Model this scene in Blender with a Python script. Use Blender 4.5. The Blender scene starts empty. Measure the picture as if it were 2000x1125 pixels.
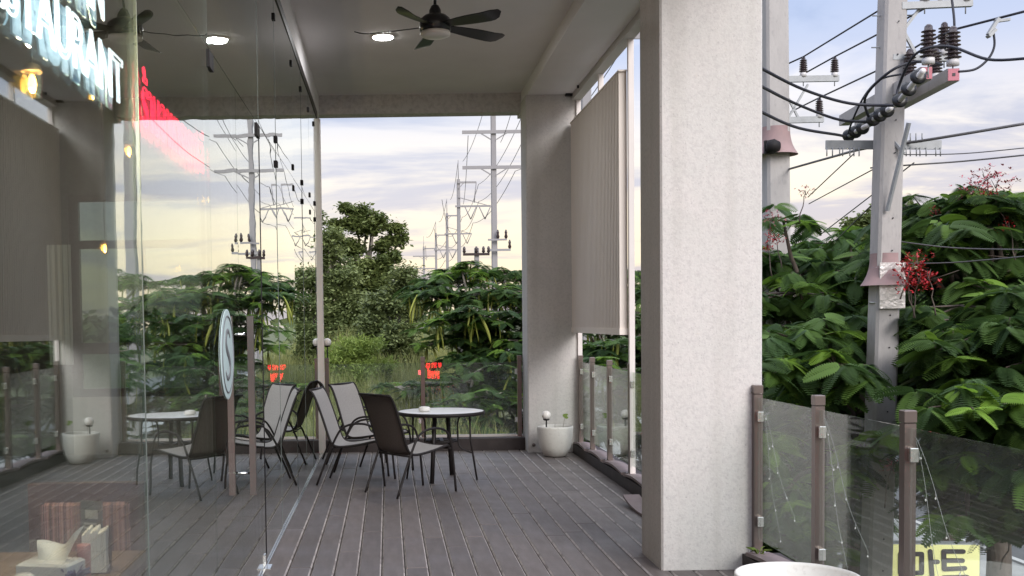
import bpy, math, random
import numpy as np
from mathutils import Vector, Matrix, noise as mnoise

R = math.radians
random.seed(7)
rng = np.random.default_rng(11)
SC = bpy.context.scene
COL = SC.collection

# ------------------------------------------------------------------ camera
EYE = 1.55
FPX = 2160.0                      # focal length in pixels of a 2000 px wide frame
cam_d = bpy.data.cameras.new('camera')
cam = bpy.data.objects.new('camera', cam_d)
COL.objects.link(cam)
cam_d.sensor_width = 36.0
cam_d.lens = FPX / 2000 * 36
cam_d.clip_start = 0.05
cam_d.clip_end = 3000
ROLL = -0.014
rotm = Matrix.Rotation(R(90 - 2.5), 4, 'X') @ Matrix.Rotation(ROLL, 4, 'Z')
cam.matrix_world = Matrix.Translation((0, 0, EYE)) @ rotm
cam_d.shift_x = 0.12083987
cam_d.shift_y = 0.0813992
SC.camera = cam

# ------------------------------------------------------------------ world
SUN_EL, SUN_AZ = 32.0, 156.0      # azimuth clockwise from +Y: behind the viewer, a little to the right
world = bpy.data.worlds.new('World')
SC.world = world
world.use_nodes = True
wn = world.node_tree.nodes
wl = world.node_tree.links
wn.clear()


def build_world():
    def N(t, **k):
        n = wn.new(t)
        for a, b in k.items():
            setattr(n, a, b)
        return n

    def M(op, a, b=None, c=None, clamp=False):
        n = N('ShaderNodeMath', operation=op)
        n.use_clamp = clamp
        for i, v in enumerate((a, b, c)):
            if v is None:
                continue
            if isinstance(v, (int, float)):
                n.inputs[i].default_value = v
            else:
                wl.new(v, n.inputs[i])
        return n.outputs[0]

    def mixc(f, a, b):
        n = N('ShaderNodeMix', data_type='RGBA')
        if isinstance(f, (int, float)):
            n.inputs[0].default_value = f
        else:
            wl.new(f, n.inputs[0])
        for i, v in ((6, a), (7, b)):
            if isinstance(v, tuple):
                n.inputs[i].default_value = (*v, 1)
            else:
                wl.new(v, n.inputs[i])
        return n.outputs[2]

    def sstep(x, lo, hi):
        n = N('ShaderNodeMapRange', interpolation_type='SMOOTHSTEP')
        wl.new(x, n.inputs[0])
        n.inputs[1].default_value = lo
        n.inputs[2].default_value = hi
        return n.outputs[0]

    sky = N('ShaderNodeTexSky', sky_type='NISHITA')
    sky.sun_disc = False
    sky.sun_elevation = R(SUN_EL)
    sky.sun_rotation = R(SUN_AZ)
    sky.air_density = 1.4
    sky.dust_density = 2.0
    tc = N('ShaderNodeTexCoord')
    sep = N('ShaderNodeSeparateXYZ')
    wl.new(tc.outputs['Generated'], sep.inputs[0])
    x, y, z = sep.outputs
    zc = M('MAXIMUM', z, 0.0)
    inv = M('DIVIDE', 1.0, M('ADD', zc, 0.10))
    cmb = N('ShaderNodeCombineXYZ')
    wl.new(M('MULTIPLY', x, inv), cmb.inputs[0])
    wl.new(M('MULTIPLY', M('MULTIPLY', y, inv), 1.0), cmb.inputs[1])
    n1 = N('ShaderNodeTexNoise')
    n1.inputs['Scale'].default_value = 0.62
    n1.inputs['Detail'].default_value = 7
    n1.inputs['Roughness'].default_value = 0.58
    n1.inputs['Distortion'].default_value = 0.5
    wl.new(cmb.outputs[0], n1.inputs['Vector'])
    cmb2 = N('ShaderNodeCombineXYZ')
    wl.new(M('MULTIPLY', M('MULTIPLY', x, inv), 0.55), cmb2.inputs[0])
    wl.new(M('MULTIPLY', y, inv), cmb2.inputs[1])
    cmb2.inputs[2].default_value = 4.3
    n2 = N('ShaderNodeTexNoise')
    n2.inputs['Scale'].default_value = 1.35
    n2.inputs['Detail'].default_value = 8
    n2.inputs['Roughness'].default_value = 0.6
    n2.inputs['Distortion'].default_value = 0.8
    wl.new(cmb2.outputs[0], n2.inputs['Vector'])
    # warm evening band low in the sky, strongest ahead and to the right
    az = M('ADD', M('MULTIPLY', x, 0.42), M('MULTIPLY', y, 0.90))
    glow = sstep(az, 0.35, 1.0)
    low = M('SUBTRACT', 1.0, sstep(z, 0.03, 0.235))
    warm = M('MULTIPLY', low, M('ADD', 0.45, M('MULTIPLY', glow, 0.65)), clamp=True)
    veil = mixc(sstep(z, 0.02, 0.30), (0.74, 0.67, 0.69), (0.28, 0.335, 0.49))
    veil = mixc(sstep(z, 0.32, 0.95), veil, (0.80, 0.83, 0.90))
    veil = mixc(warm, veil, (0.93, 0.79, 0.585))
    cream = mixc(sstep(z, 0.05, 0.22), (0.93, 0.79, 0.60), (0.62, 0.59, 0.62))
    grey = mixc(sstep(z, 0.06, 0.24), (0.50, 0.455, 0.53), (0.22, 0.27, 0.42))
    c = mixc(M('MULTIPLY', sstep(n1.outputs[0], 0.44, 0.58), 0.9), veil, grey)
    c = mixc(M('MULTIPLY', sstep(n2.outputs[0], 0.53, 0.68), 0.80), c, cream)
    nish = N('ShaderNodeVectorMath', operation='SCALE')
    wl.new(sky.outputs[0], nish.inputs[0])
    nish.inputs['Scale'].default_value = 0.9
    cl = N('ShaderNodeVectorMath', operation='SCALE')
    wl.new(c, cl.inputs[0])
    # an overcast vault brightens evenly from the horizon to the zenith (about 1 : 3)
    wl.new(M('MULTIPLY', M('ADD', 1.0, M('MULTIPLY', zc, 2.2)), 4.2), cl.inputs['Scale'])
    fin = mixc(0.88, nish.outputs[0], cl.outputs[0])
    bg = N('ShaderNodeBackground')
    wl.new(fin, bg.inputs[0])
    bg.inputs[1].default_value = 0.10
    out = N('ShaderNodeOutputWorld')
    wl.new(bg.outputs[0], out.inputs[0])


build_world()

# ------------------------------------------------------------------ sun (soft, under cloud)
sl = bpy.data.lights.new('sun', 'SUN')
sl.energy = 1.2
sl.angle = R(35)
sl.color = (1.0, 0.96, 0.91)
sun = bpy.data.objects.new('sun', sl)
COL.objects.link(sun)
sd = Vector((math.sin(R(SUN_AZ)) * math.cos(R(SUN_EL)), math.cos(R(SUN_AZ)) * math.cos(R(SUN_EL)), math.sin(R(SUN_EL))))
sun.rotation_euler = sd.to_track_quat('Z', 'Y').to_euler()
sun.location = (6, -10, 12)

SC.view_settings.view_transform = 'Standard'
SC.view_settings.look = 'None'
SC.view_settings.exposure = 1.47
SC.view_settings.gamma = 1.0
SC.view_settings.use_curve_mapping = False
SC.render.engine = 'CYCLES'
SC.cycles.max_bounces = 10
SC.cycles.diffuse_bounces = 4
SC.cycles.glossy_bounces = 5
SC.cycles.transparent_max_bounces = 24
SC.cycles.caustics_reflective = False
SC.cycles.caustics_refractive = False
SC.cycles.use_denoising = True

# ------------------------------------------------------------------ measuring helper
_r3 = rotm.to_3x3()


def at(px, py, Y):
    """surveyed point: the place at depth Y seen at (px, py) of the photograph"""
    c = Vector(((px - 1000 + cam_d.shift_x * 2000) / FPX, -(py - 562.5 - cam_d.shift_y * 2000) / FPX, -1))
    r = _r3 @ c
    return r * (Y / r.y) + Vector((0, 0, EYE))


# ------------------------------------------------------------------ materials
MATS = {}


def mat(name, color=(0.5, 0.5, 0.5), rough=0.6, metal=0.0, noise=None, bump=None, spec=0.5, emit=None, estr=1.0,
        rand=0.0, stretch=(1, 1, 1), coords='Object', extra=None):
    """noise = (scale, second colour, amount, contrast lo, hi); bump = (scale, strength, distance)"""
    m = bpy.data.materials.new(name)
    m.use_nodes = True
    nt = m.node_tree
    b = nt.nodes['Principled BSDF']
    b.inputs['Base Color'].default_value = (*color, 1)
    b.inputs['Roughness'].default_value = rough
    b.inputs['Metallic'].default_value = metal
    b.inputs['Specular IOR Level'].default_value = spec
    tc = nt.nodes.new('ShaderNodeTexCoord')
    mp = nt.nodes.new('ShaderNodeMapping')
    mp.inputs['Scale'].default_value = stretch
    nt.links.new(tc.outputs[coords], mp.inputs[0])
    src = None
    if noise:
        layers = noise if isinstance(noise, list) else [noise]
        for (sc, col2, amt, lo, hi) in layers:
            nz = nt.nodes.new('ShaderNodeTexNoise')
            nz.inputs['Scale'].default_value = sc
            nz.inputs['Detail'].default_value = 5
            nz.inputs['Roughness'].default_value = 0.6
            nt.links.new(mp.outputs[0], nz.inputs['Vector'])
            mr = nt.nodes.new('ShaderNodeMapRange')
            mr.inputs[1].default_value = lo
            mr.inputs[2].default_value = hi
            mr.inputs[4].default_value = amt
            nt.links.new(nz.outputs[0], mr.inputs[0])
            mx = nt.nodes.new('ShaderNodeMix')
            mx.data_type = 'RGBA'
            nt.links.new(mr.outputs[0], mx.inputs[0])
            if src is None:
                mx.inputs[6].default_value = (*color, 1)
            else:
                nt.links.new(src, mx.inputs[6])
            mx.inputs[7].default_value = (*col2, 1)
            src = mx.outputs[2]
    if rand:
        oi = nt.nodes.new('ShaderNodeObjectInfo')
        mr = nt.nodes.new('ShaderNodeMapRange')
        mr.inputs[3].default_value = 1 - rand
        mr.inputs[4].default_value = 1 + rand
        nt.links.new(oi.outputs['Random'], mr.inputs[0])
        hs = nt.nodes.new('ShaderNodeHueSaturation')
        nt.links.new(mr.outputs[0], hs.inputs['Value'])
        if src is None:
            hs.inputs['Color'].default_value = (*color, 1)
        else:
            nt.links.new(src, hs.inputs['Color'])
        src = hs.outputs[0]
    if src is not None:
        nt.links.new(src, b.inputs['Base Color'])
    if bump:
        nz = nt.nodes.new('ShaderNodeTexNoise')
        nz.inputs['Scale'].default_value = bump[0]
        nz.inputs['Detail'].default_value = 4
        nt.links.new(mp.outputs[0], nz.inputs['Vector'])
        bp = nt.nodes.new('ShaderNodeBump')
        bp.inputs['Strength'].default_value = bump[1]
        bp.inputs['Distance'].default_value = bump[2]
        nt.links.new(nz.outputs[0], bp.inputs['Height'])
        nt.links.new(bp.outputs[0], b.inputs['Normal'])
    if emit:
        b.inputs['Emission Color'].default_value = (*emit, 1)
        b.inputs['Emission Strength'].default_value = estr
    if extra:
        extra(nt, b, mp)
    MATS[name] = m
    return m


def glass(name, tint=(0.9, 0.95, 0.92), f0=0.045, wave=0.0, wscale=(0.4, 0.9, 9.0), dirt=0.0, gain=1.0):
    """a clear sheet: mirror share follows Schlick's law, the rest passes tinted"""
    m = bpy.data.materials.new(name)
    m.use_nodes = True
    nt = m.node_tree
    nt.nodes.clear()
    L = nt.links.new
    out = nt.nodes.new('ShaderNodeOutputMaterial')
    lw = nt.nodes.new('ShaderNodeLayerWeight')
    lw.inputs['Blend'].default_value = 0.5
    p = nt.nodes.new('ShaderNodeMath')
    p.operation = 'POWER'
    L(lw.outputs['Facing'], p.inputs[0])
    p.inputs[1].default_value = 5.0
    ma = nt.nodes.new('ShaderNodeMath')
    ma.operation = 'MULTIPLY_ADD'
    L(p.outputs[0], ma.inputs[0])
    ma.inputs[1].default_value = (1 - f0) * gain
    ma.inputs[2].default_value = f0 * gain
    ma.use_clamp = True
    tr = nt.nodes.new('ShaderNodeBsdfTransparent')
    tr.inputs[0].default_value = (*tint, 1)
    gl = nt.nodes.new('ShaderNodeBsdfGlossy')
    gl.inputs['Roughness'].default_value = 0.0
    gl.inputs['Color'].default_value = (0.97, 1.0, 0.98, 1)
    if wave:
        tc = nt.nodes.new('ShaderNodeTexCoord')
        mp = nt.nodes.new('ShaderNodeMapping')
        mp.inputs['Scale'].default_value = wscale
        L(tc.outputs['Object'], mp.inputs[0])
        oi = nt.nodes.new('ShaderNodeObjectInfo')
        ad = nt.nodes.new('ShaderNodeVectorMath')
        ad.operation = 'ADD'
        L(mp.outputs[0], ad.inputs[0])
        cb = nt.nodes.new('ShaderNodeCombineXYZ')
        ml = nt.nodes.new('ShaderNodeMath')
        ml.operation = 'MULTIPLY'
        L(oi.outputs['Random'], ml.inputs[0])
        ml.inputs[1].default_value = 37.0
        L(ml.outputs[0], cb.inputs[0])
        L(cb.outputs[0], ad.inputs[1])
        nz = nt.nodes.new('ShaderNodeTexNoise')
        nz.inputs['Scale'].default_value = 1.0
        nz.inputs['Detail'].default_value = 1.5
        L(ad.outputs[0], nz.inputs['Vector'])
        bp = nt.nodes.new('ShaderNodeBump')
        bp.inputs['Strength'].default_value = 1.0
        bp.inputs['Distance'].default_value = wave
        L(nz.outputs[0], bp.inputs['Height'])
        L(bp.outputs[0], gl.inputs['Normal'])
    mx = nt.nodes.new('ShaderNodeMixShader')
    L(ma.outputs[0], mx.inputs[0])
    L(tr.outputs[0], mx.inputs[1])
    L(gl.outputs[0], mx.inputs[2])
    last = mx.outputs[0]
    if dirt:
        tc = nt.nodes.new('ShaderNodeTexCoord')
        mp = nt.nodes.new('ShaderNodeMapping')
        mp.inputs['Scale'].default_value = (3, 3, 1.2)
        L(tc.outputs['Object'], mp.inputs[0])
        nz = nt.nodes.new('ShaderNodeTexNoise')
        nz.inputs['Scale'].default_value = 2.5
        nz.inputs['Detail'].default_value = 8
        L(mp.outputs[0], nz.inputs['Vector'])
        mr = nt.nodes.new('ShaderNodeMapRange')
        mr.inputs[1].default_value = 0.35
        mr.inputs[2].default_value = 0.75
        mr.inputs[3].default_value = dirt * 0.35
        mr.inputs[4].default_value = dirt
        L(nz.outputs[0], mr.inputs[0])
        df = nt.nodes.new('ShaderNodeBsdfDiffuse')
        df.inputs[0].default_value = (0.62, 0.66, 0.63, 1)
        m2 = nt.nodes.new('ShaderNodeMixShader')
        L(mr.outputs[0], m2.inputs[0])
        L(last, m2.inputs[1])
        L(df.outputs[0], m2.inputs[2])
        last = m2.outputs[0]
    L(last, out.inputs[0])
    MATS[name] = m
    return m


def leafmat(name, dark, light, transl=0.3, rough=0.6):
    """leaf colour runs from old dark leaves to young light ones by the per-leaf attribute 'age'"""
    m = bpy.data.materials.new(name)
    m.use_nodes = True
    nt = m.node_tree
    L = nt.links.new
    b = nt.nodes['Principled BSDF']
    at_ = nt.nodes.new('ShaderNodeAttribute')
    at_.attribute_name = 'age'
    oi = nt.nodes.new('ShaderNodeObjectInfo')
    mx = nt.nodes.new('ShaderNodeMix')
    mx.data_type = 'RGBA'
    L(at_.outputs['Fac'], mx.inputs[0])
    mx.inputs[6].default_value = (*dark, 1)
    mx.inputs[7].default_value = (*light, 1)
    hs = nt.nodes.new('ShaderNodeHueSaturation')
    mr = nt.nodes.new('ShaderNodeMapRange')
    mr.inputs[3].default_value = 0.85
    mr.inputs[4].default_value = 1.15
    L(oi.outputs['Random'], mr.inputs[0])
    L(mr.outputs[0], hs.inputs['Value'])
    L(mx.outputs[2], hs.inputs['Color'])
    L(hs.outputs[0], b.inputs['Base Color'])
    b.inputs['Roughness'].default_value = rough
    b.inputs['Specular IOR Level'].default_value = 0.25
    tl = nt.nodes.new('ShaderNodeBsdfTranslucent')
    L(hs.outputs[0], tl.inputs[0])
    ms = nt.nodes.new('ShaderNodeMixShader')
    ms.inputs[0].default_value = transl
    L(b.outputs[0], ms.inputs[1])
    L(tl.outputs[0], ms.inputs[2])
    L(ms.outputs[0], nt.nodes['Material Output'].inputs[0])
    MATS[name] = m
    return m


def ribs(nt, b, mp):          # fine ribs running along a plank + scuffed gloss
    wv = nt.nodes.new('ShaderNodeTexWave')
    wv.bands_direction = 'X'
    wv.inputs['Scale'].default_value = 60
    wv.inputs['Distortion'].default_value = 0.4
    nt.links.new(mp.outputs[0], wv.inputs['Vector'])
    bp = nt.nodes.new('ShaderNodeBump')
    bp.inputs['Strength'].default_value = 0.25
    bp.inputs['Distance'].default_value = 0.002
    nt.links.new(wv.outputs['Fac'], bp.inputs['Height'])
    nt.links.new(bp.outputs[0], b.inputs['Normal'])
    nz = nt.nodes.new('ShaderNodeTexNoise')
    nz.inputs['Scale'].default_value = 1.7
    nz.inputs['Detail'].default_value = 5
    tc = nt.nodes.new('ShaderNodeTexCoord')
    geo = nt.nodes.new('ShaderNodeNewGeometry')
    nt.links.new(geo.outputs['Position'], nz.inputs['Vector'])
    mr = nt.nodes.new('ShaderNodeMapRange')
    mr.inputs[1].default_value = 0.3
    mr.inputs[2].default_value = 0.7
    mr.inputs[3].default_value = 0.40
    mr.inputs[4].default_value = 0.62
    nt.links.new(nz.outputs[0], mr.inputs[0])
    nt.links.new(mr.outputs[0], b.inputs['Roughness'])




def streaks(nt, b, mp):       # faint rain streaks and patches on rendered walls
    src = b.inputs['Base Color'].links[0].from_socket
    tc = nt.nodes.new('ShaderNodeTexCoord')
    m2 = nt.nodes.new('ShaderNodeMapping')
    m2.inputs['Scale'].default_value = (7, 7, 0.35)
    nt.links.new(tc.outputs['Object'], m2.inputs[0])
    nz = nt.nodes.new('ShaderNodeTexNoise')
    nz.inputs['Scale'].default_value = 1.0
    nz.inputs['Detail'].default_value = 6
    nt.links.new(m2.outputs[0], nz.inputs['Vector'])
    mr = nt.nodes.new('ShaderNodeMapRange')
    mr.inputs[1].default_value = 0.50
    mr.inputs[2].default_value = 0.74
    mr.inputs[4].default_value = 0.32
    nt.links.new(nz.outputs[0], mr.inputs[0])
    mx = nt.nodes.new('ShaderNodeMix')
    mx.data_type = 'RGBA'
    nt.links.new(mr.outputs[0], mx.inputs[0])
    nt.links.new(src, mx.inputs[6])
    mx.inputs[7].default_value = (0.36, 0.34, 0.31, 1)
    nt.links.new(mx.outputs[2], b.inputs['Base Color'])


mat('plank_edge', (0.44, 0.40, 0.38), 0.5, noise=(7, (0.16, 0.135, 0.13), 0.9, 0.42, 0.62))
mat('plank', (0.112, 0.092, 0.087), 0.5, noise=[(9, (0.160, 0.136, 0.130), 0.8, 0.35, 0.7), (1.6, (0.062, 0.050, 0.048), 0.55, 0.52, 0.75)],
    rand=0.17, stretch=(2.2, 0.35, 1), extra=ribs)
mat('deck_void', (0.02, 0.017, 0.016), 0.9)
mat('stucco', (0.57, 0.55, 0.53), 0.88, noise=[(3.0, (0.63, 0.585, 0.57), 0.6, 0.4, 0.65), (42, (0.46, 0.435, 0.43), 0.6, 0.46, 0.68), (85, (0.30, 0.285, 0.285), 0.7, 0.60, 0.68), (1.1, (0.50, 0.48, 0.455), 0.5, 0.5, 0.75)],
    bump=(70, 0.35, 0.005), extra=streaks)
mat('soffit', (0.78, 0.75, 0.755), 0.9, noise=[(1.2, (0.71, 0.68, 0.685), 0.7, 0.35, 0.7)], bump=(120, 0.15, 0.004))
mat('beam_stucco', (0.60, 0.575, 0.56), 0.9, noise=[(18, (0.40, 0.38, 0.37), 0.7, 0.45, 0.68)], bump=(45, 0.5, 0.01))
mat('white_steel', (0.74, 0.68, 0.66), 0.45, noise=(5, (0.66, 0.60, 0.58), 0.5, 0.4, 0.7))
mat('channel', (0.52, 0.49, 0.47), 0.6)
mat('bronze', (0.20, 0.162, 0.152), 0.30, metal=0.8, noise=(6, (0.16, 0.13, 0.12), 0.6, 0.35, 0.7), stretch=(1, 1, 0.3))
mat('handle_steel', (0.17, 0.155, 0.15), 0.3, metal=0.8)
mat('steel', (0.62, 0.60, 0.58), 0.25, metal=0.95)
mat('chrome', (0.8, 0.8, 0.79), 0.12, metal=1.0)
mat('black_metal', (0.016, 0.014, 0.015), 0.6, spec=0.2)
mat('fan_black', (0.012, 0.011, 0.014), 0.28)
mat('dark_frame', (0.020, 0.016, 0.016), 0.5, spec=0.3)
mat('sling_front', (0.40, 0.385, 0.38), 0.75, noise=(90, (0.32, 0.305, 0.30), 0.6, 0.4, 0.6), bump=(400, 0.3, 0.001))
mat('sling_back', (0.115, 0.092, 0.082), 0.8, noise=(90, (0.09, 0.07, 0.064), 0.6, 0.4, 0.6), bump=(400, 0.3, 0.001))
mat('table_white', (0.84, 0.84, 0.83), 0.3, spec=0.6, noise=(3, (0.72, 0.73, 0.72), 0.6, 0.4, 0.7))
mat('ceramic', (0.82, 0.80, 0.77), 0.25)
mat('planter', (0.70, 0.675, 0.64), 0.75, noise=[(4, (0.60, 0.57, 0.54), 0.7, 0.4, 0.7), (40, (0.52, 0.49, 0.46), 0.5, 0.55, 0.7)], bump=(35, 0.25, 0.006))
mat('soil', (0.06, 0.045, 0.035), 0.95, noise=(30, (0.11, 0.085, 0.06), 0.8, 0.4, 0.6), bump=(60, 0.8, 0.02))
mat('sand', (0.42, 0.38, 0.32), 0.95, noise=(10, (0.33, 0.29, 0.24), 0.8, 0.4, 0.65), bump=(60, 0.6, 0.01))
mat('globe', (0.86, 0.82, 0.79), 0.3)
mat('screen', (0.84, 0.765, 0.72), 0.6, noise=(2.0, (0.74, 0.665, 0.62), 0.6, 0.35, 0.7), stretch=(1, 1, 0.3))
mat('kerb', (0.028, 0.020, 0.020), 0.7, noise=(8, (0.05, 0.038, 0.038), 0.7, 0.4, 0.7))
mat('tread', (0.165, 0.120, 0.120), 0.55, noise=(6, (0.21, 0.165, 0.16), 0.7, 0.4, 0.7))
mat('rail_alu', (0.66, 0.64, 0.62), 0.35, metal=0.6)
mat('concrete', (0.42, 0.395, 0.38), 0.9, noise=[(3, (0.33, 0.31, 0.30), 0.8, 0.4, 0.7), (26, (0.28, 0.265, 0.26), 0.5, 0.55, 0.7)], stretch=(1, 1, 0.35), bump=(40, 0.3, 0.006))
mat('far_steel', (0.27, 0.255, 0.26), 0.7)
mat('galv', (0.33, 0.34, 0.35), 0.55, metal=0.35, noise=(8, (0.24, 0.245, 0.25), 0.6, 0.4, 0.7))
mat('porcelain', (0.035, 0.022, 0.024), 0.22)
mat('disc_black', (0.010, 0.010, 0.012), 0.3)
mat('white_insulator', (0.62, 0.60, 0.60), 0.4)
mat('arm_tip', (0.55, 0.20, 0.24), 0.7)
mat('cable', (0.013, 0.013, 0.022), 0.6)
mat('cable_grey', (0.10, 0.095, 0.10), 0.6)
mat('guard_pink', (0.32, 0.215, 0.21), 0.75, noise=(6, (0.25, 0.18, 0.175), 0.7, 0.4, 0.65))
mat('foil', (0.62, 0.60, 0.60), 0.3, metal=0.7, bump=(25, 0.6, 0.01))
mat('bark', (0.11, 0.085, 0.07), 0.95, noise=(8, (0.06, 0.045, 0.038), 0.8, 0.4, 0.65), stretch=(1, 1, 0.3), bump=(25, 0.7, 0.02))
mat('bark_pale', (0.30, 0.26, 0.22), 0.95, noise=(8, (0.18, 0.15, 0.13), 0.8, 0.4, 0.65), stretch=(1, 1, 0.3))
mat('twig', (0.34, 0.31, 0.27), 0.95)
mat('pod', (0.27, 0.29, 0.05), 0.55, rand=0.25)
mat('flower_red', (0.42, 0.020, 0.026), 0.6)
mat('flower_pink', (0.38, 0.085, 0.11), 0.6)
leafmat('poinciana', (0.044, 0.088, 0.032), (0.20, 0.34, 0.045), 0.35)
leafmat('broadleaf', (0.095, 0.130, 0.040), (0.26, 0.30, 0.095), 0.4, 0.5)
leafmat('olive', (0.092, 0.122, 0.045), (0.24, 0.275, 0.105), 0.30, 0.5)
leafmat('limebush', (0.18, 0.25, 0.055), (0.34, 0.42, 0.10), 0.35, 0.55)
leafmat('grassblade', (0.17, 0.20, 0.055), (0.42, 0.40, 0.17), 0.45, 0.6)
mat('soil_ground', (0.10, 0.10, 0.055), 0.95, noise=[(0.6, (0.075, 0.10, 0.035), 0.9, 0.4, 0.6), (7, (0.15, 0.13, 0.08), 0.6, 0.5, 0.7)], coords='Object')
mat('asphalt', (0.085, 0.085, 0.09), 0.85, noise=[(2, (0.065, 0.065, 0.07), 0.7, 0.4, 0.65), (60, (0.13, 0.13, 0.13), 0.5, 0.5, 0.7)])
mat('paving', (0.30, 0.295, 0.29), 0.85, noise=[(1.5, (0.24, 0.235, 0.23), 0.7, 0.4, 0.65)])
mat('kerbstone', (0.46, 0.45, 0.44), 0.85)
mat('sign_yellow', (0.78, 0.76, 0.33), 0.45, noise=(2, (0.82, 0.79, 0.42), 0.6, 0.4, 0.65), emit=(0.78, 0.74, 0.30), estr=0.12)
mat('sign_dark', (0.035, 0.03, 0.035), 0.5)
mat('neon_white', (0.5, 0.55, 0.6), 0.4, emit=(0.86, 0.95, 1.0), estr=1.6)
mat('neon_red', (0.4, 0.01, 0.03), 0.4, emit=(1.0, 0.015, 0.06), estr=3.0)
mat('acrylic_red', (0.25, 0.04, 0.06), 0.4, emit=(0.9, 0.05, 0.10), estr=0.05)  # backing is no lamp: the red tubes' glow is put in as weak emission
mat('led_red', (0.4, 0.01, 0.02), 0.4, emit=(1.0, 0.02, 0.03), estr=6)
mat('downlight', (0.9, 0.9, 0.9), 0.4, emit=(1.0, 0.98, 0.94), estr=16)
mat('bulb_amber', (1.0, 0.7, 0.2), 0.3, emit=(1.0, 0.48, 0.07), estr=14)
mat('brass', (0.35, 0.22, 0.10), 0.35, metal=0.9)
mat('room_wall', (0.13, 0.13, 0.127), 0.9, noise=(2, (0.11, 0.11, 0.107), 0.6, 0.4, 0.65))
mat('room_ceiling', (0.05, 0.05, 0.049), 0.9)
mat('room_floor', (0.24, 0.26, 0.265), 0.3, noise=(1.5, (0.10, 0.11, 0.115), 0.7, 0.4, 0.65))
mat('window_frame', (0.075, 0.058, 0.055), 0.5)
mat('curtain', (0.52, 0.58, 0.58), 0.9)
mat('wood_dark', (0.085, 0.045, 0.035), 0.45, noise=(6, (0.055, 0.03, 0.024), 0.8, 0.4, 0.65), stretch=(1, 0.2, 1))
mat('wood_table', (0.22, 0.155, 0.105), 0.4, noise=(5, (0.16, 0.105, 0.07), 0.8, 0.4, 0.65), stretch=(0.3, 2, 1))
mat('paper', (0.82, 0.80, 0.74), 0.85)
mat('plastic_clear', (0.62, 0.62, 0.62), 0.25)
mat('blue_wrap', (0.05, 0.05, 0.14), 0.3)
mat('pink_tin', (0.45, 0.20, 0.20), 0.5)
mat('card_grey', (0.11, 0.12, 0.095), 0.5)
mat('card_print', (0.50, 0.50, 0.45), 0.6)
mat('plaque', (0.50, 0.62, 0.62), 0.5)
mat('plaque_print', (0.16, 0.17, 0.18), 0.5)
mat('brick_wall', (0.32, 0.27, 0.24), 0.9, noise=(5, (0.25, 0.2, 0.18), 0.7, 0.4, 0.65))
mat('seal', (0.13, 0.155, 0.145), 0.5)
mat('string_wire', (0.26, 0.27, 0.255), 0.6)
mat('tiny_bulb', (0.8, 0.8, 0.78), 0.2)


def stripes(nt, b, mp):
    wv = nt.nodes.new('ShaderNodeTexNoise')
    wv.noise_dimensions = '1D'
    wv.inputs['Scale'].default_value = 55
    wv.inputs['Detail'].default_value = 2
    tc = nt.nodes.new('ShaderNodeTexCoord')
    sp = nt.nodes.new('ShaderNodeSeparateXYZ')
    nt.links.new(tc.outputs['Object'], sp.inputs[0])
    nt.links.new(sp.outputs[0], wv.inputs['W'])
    cr = nt.nodes.new('ShaderNodeValToRGB')
    cr.color_ramp.interpolation = 'CONSTANT'
    e = cr.color_ramp.elements
    e[0].position, e[0].color = 0.0, (0.06, 0.032, 0.034, 1)
    e[1].position, e[1].color = 0.42, (0.38, 0.20, 0.19, 1)
    for p, c in ((0.48, (0.09, 0.045, 0.045, 1)), (0.52, (0.34, 0.19, 0.12, 1)), (0.57, (0.42, 0.25, 0.24, 1))):
        k = e.new(p)
        k.color = c
    nt.links.new(wv.outputs[0], cr.inputs[0])
    nt.links.new(cr.outputs[0], b.inputs['Base Color'])


mat('striped_cloth', (0.25, 0.13, 0.12), 0.9, extra=stripes)
glass('clear_pane', (0.90, 0.935, 0.92), 0.05, wave=0.0009, wscale=(1, 0.6, 5.0), gain=1.55)
glass('rail_pane', (0.93, 0.96, 0.945), 0.032, wave=0.0003, wscale=(1, 1, 3), dirt=0.042)
glass('window_pane', (0.6, 0.66, 0.62), 0.06)
glass('bulb_glass', (0.95, 0.88, 0.75), 0.05)
mat('acrylic', (0.45, 0.66, 0.78), 0.3, emit=(0.42, 0.66, 0.80), estr=0.07)  # sign backing; faint emission stands in for the neon tubes' light on it

# ------------------------------------------------------------------ mesh helpers


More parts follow.
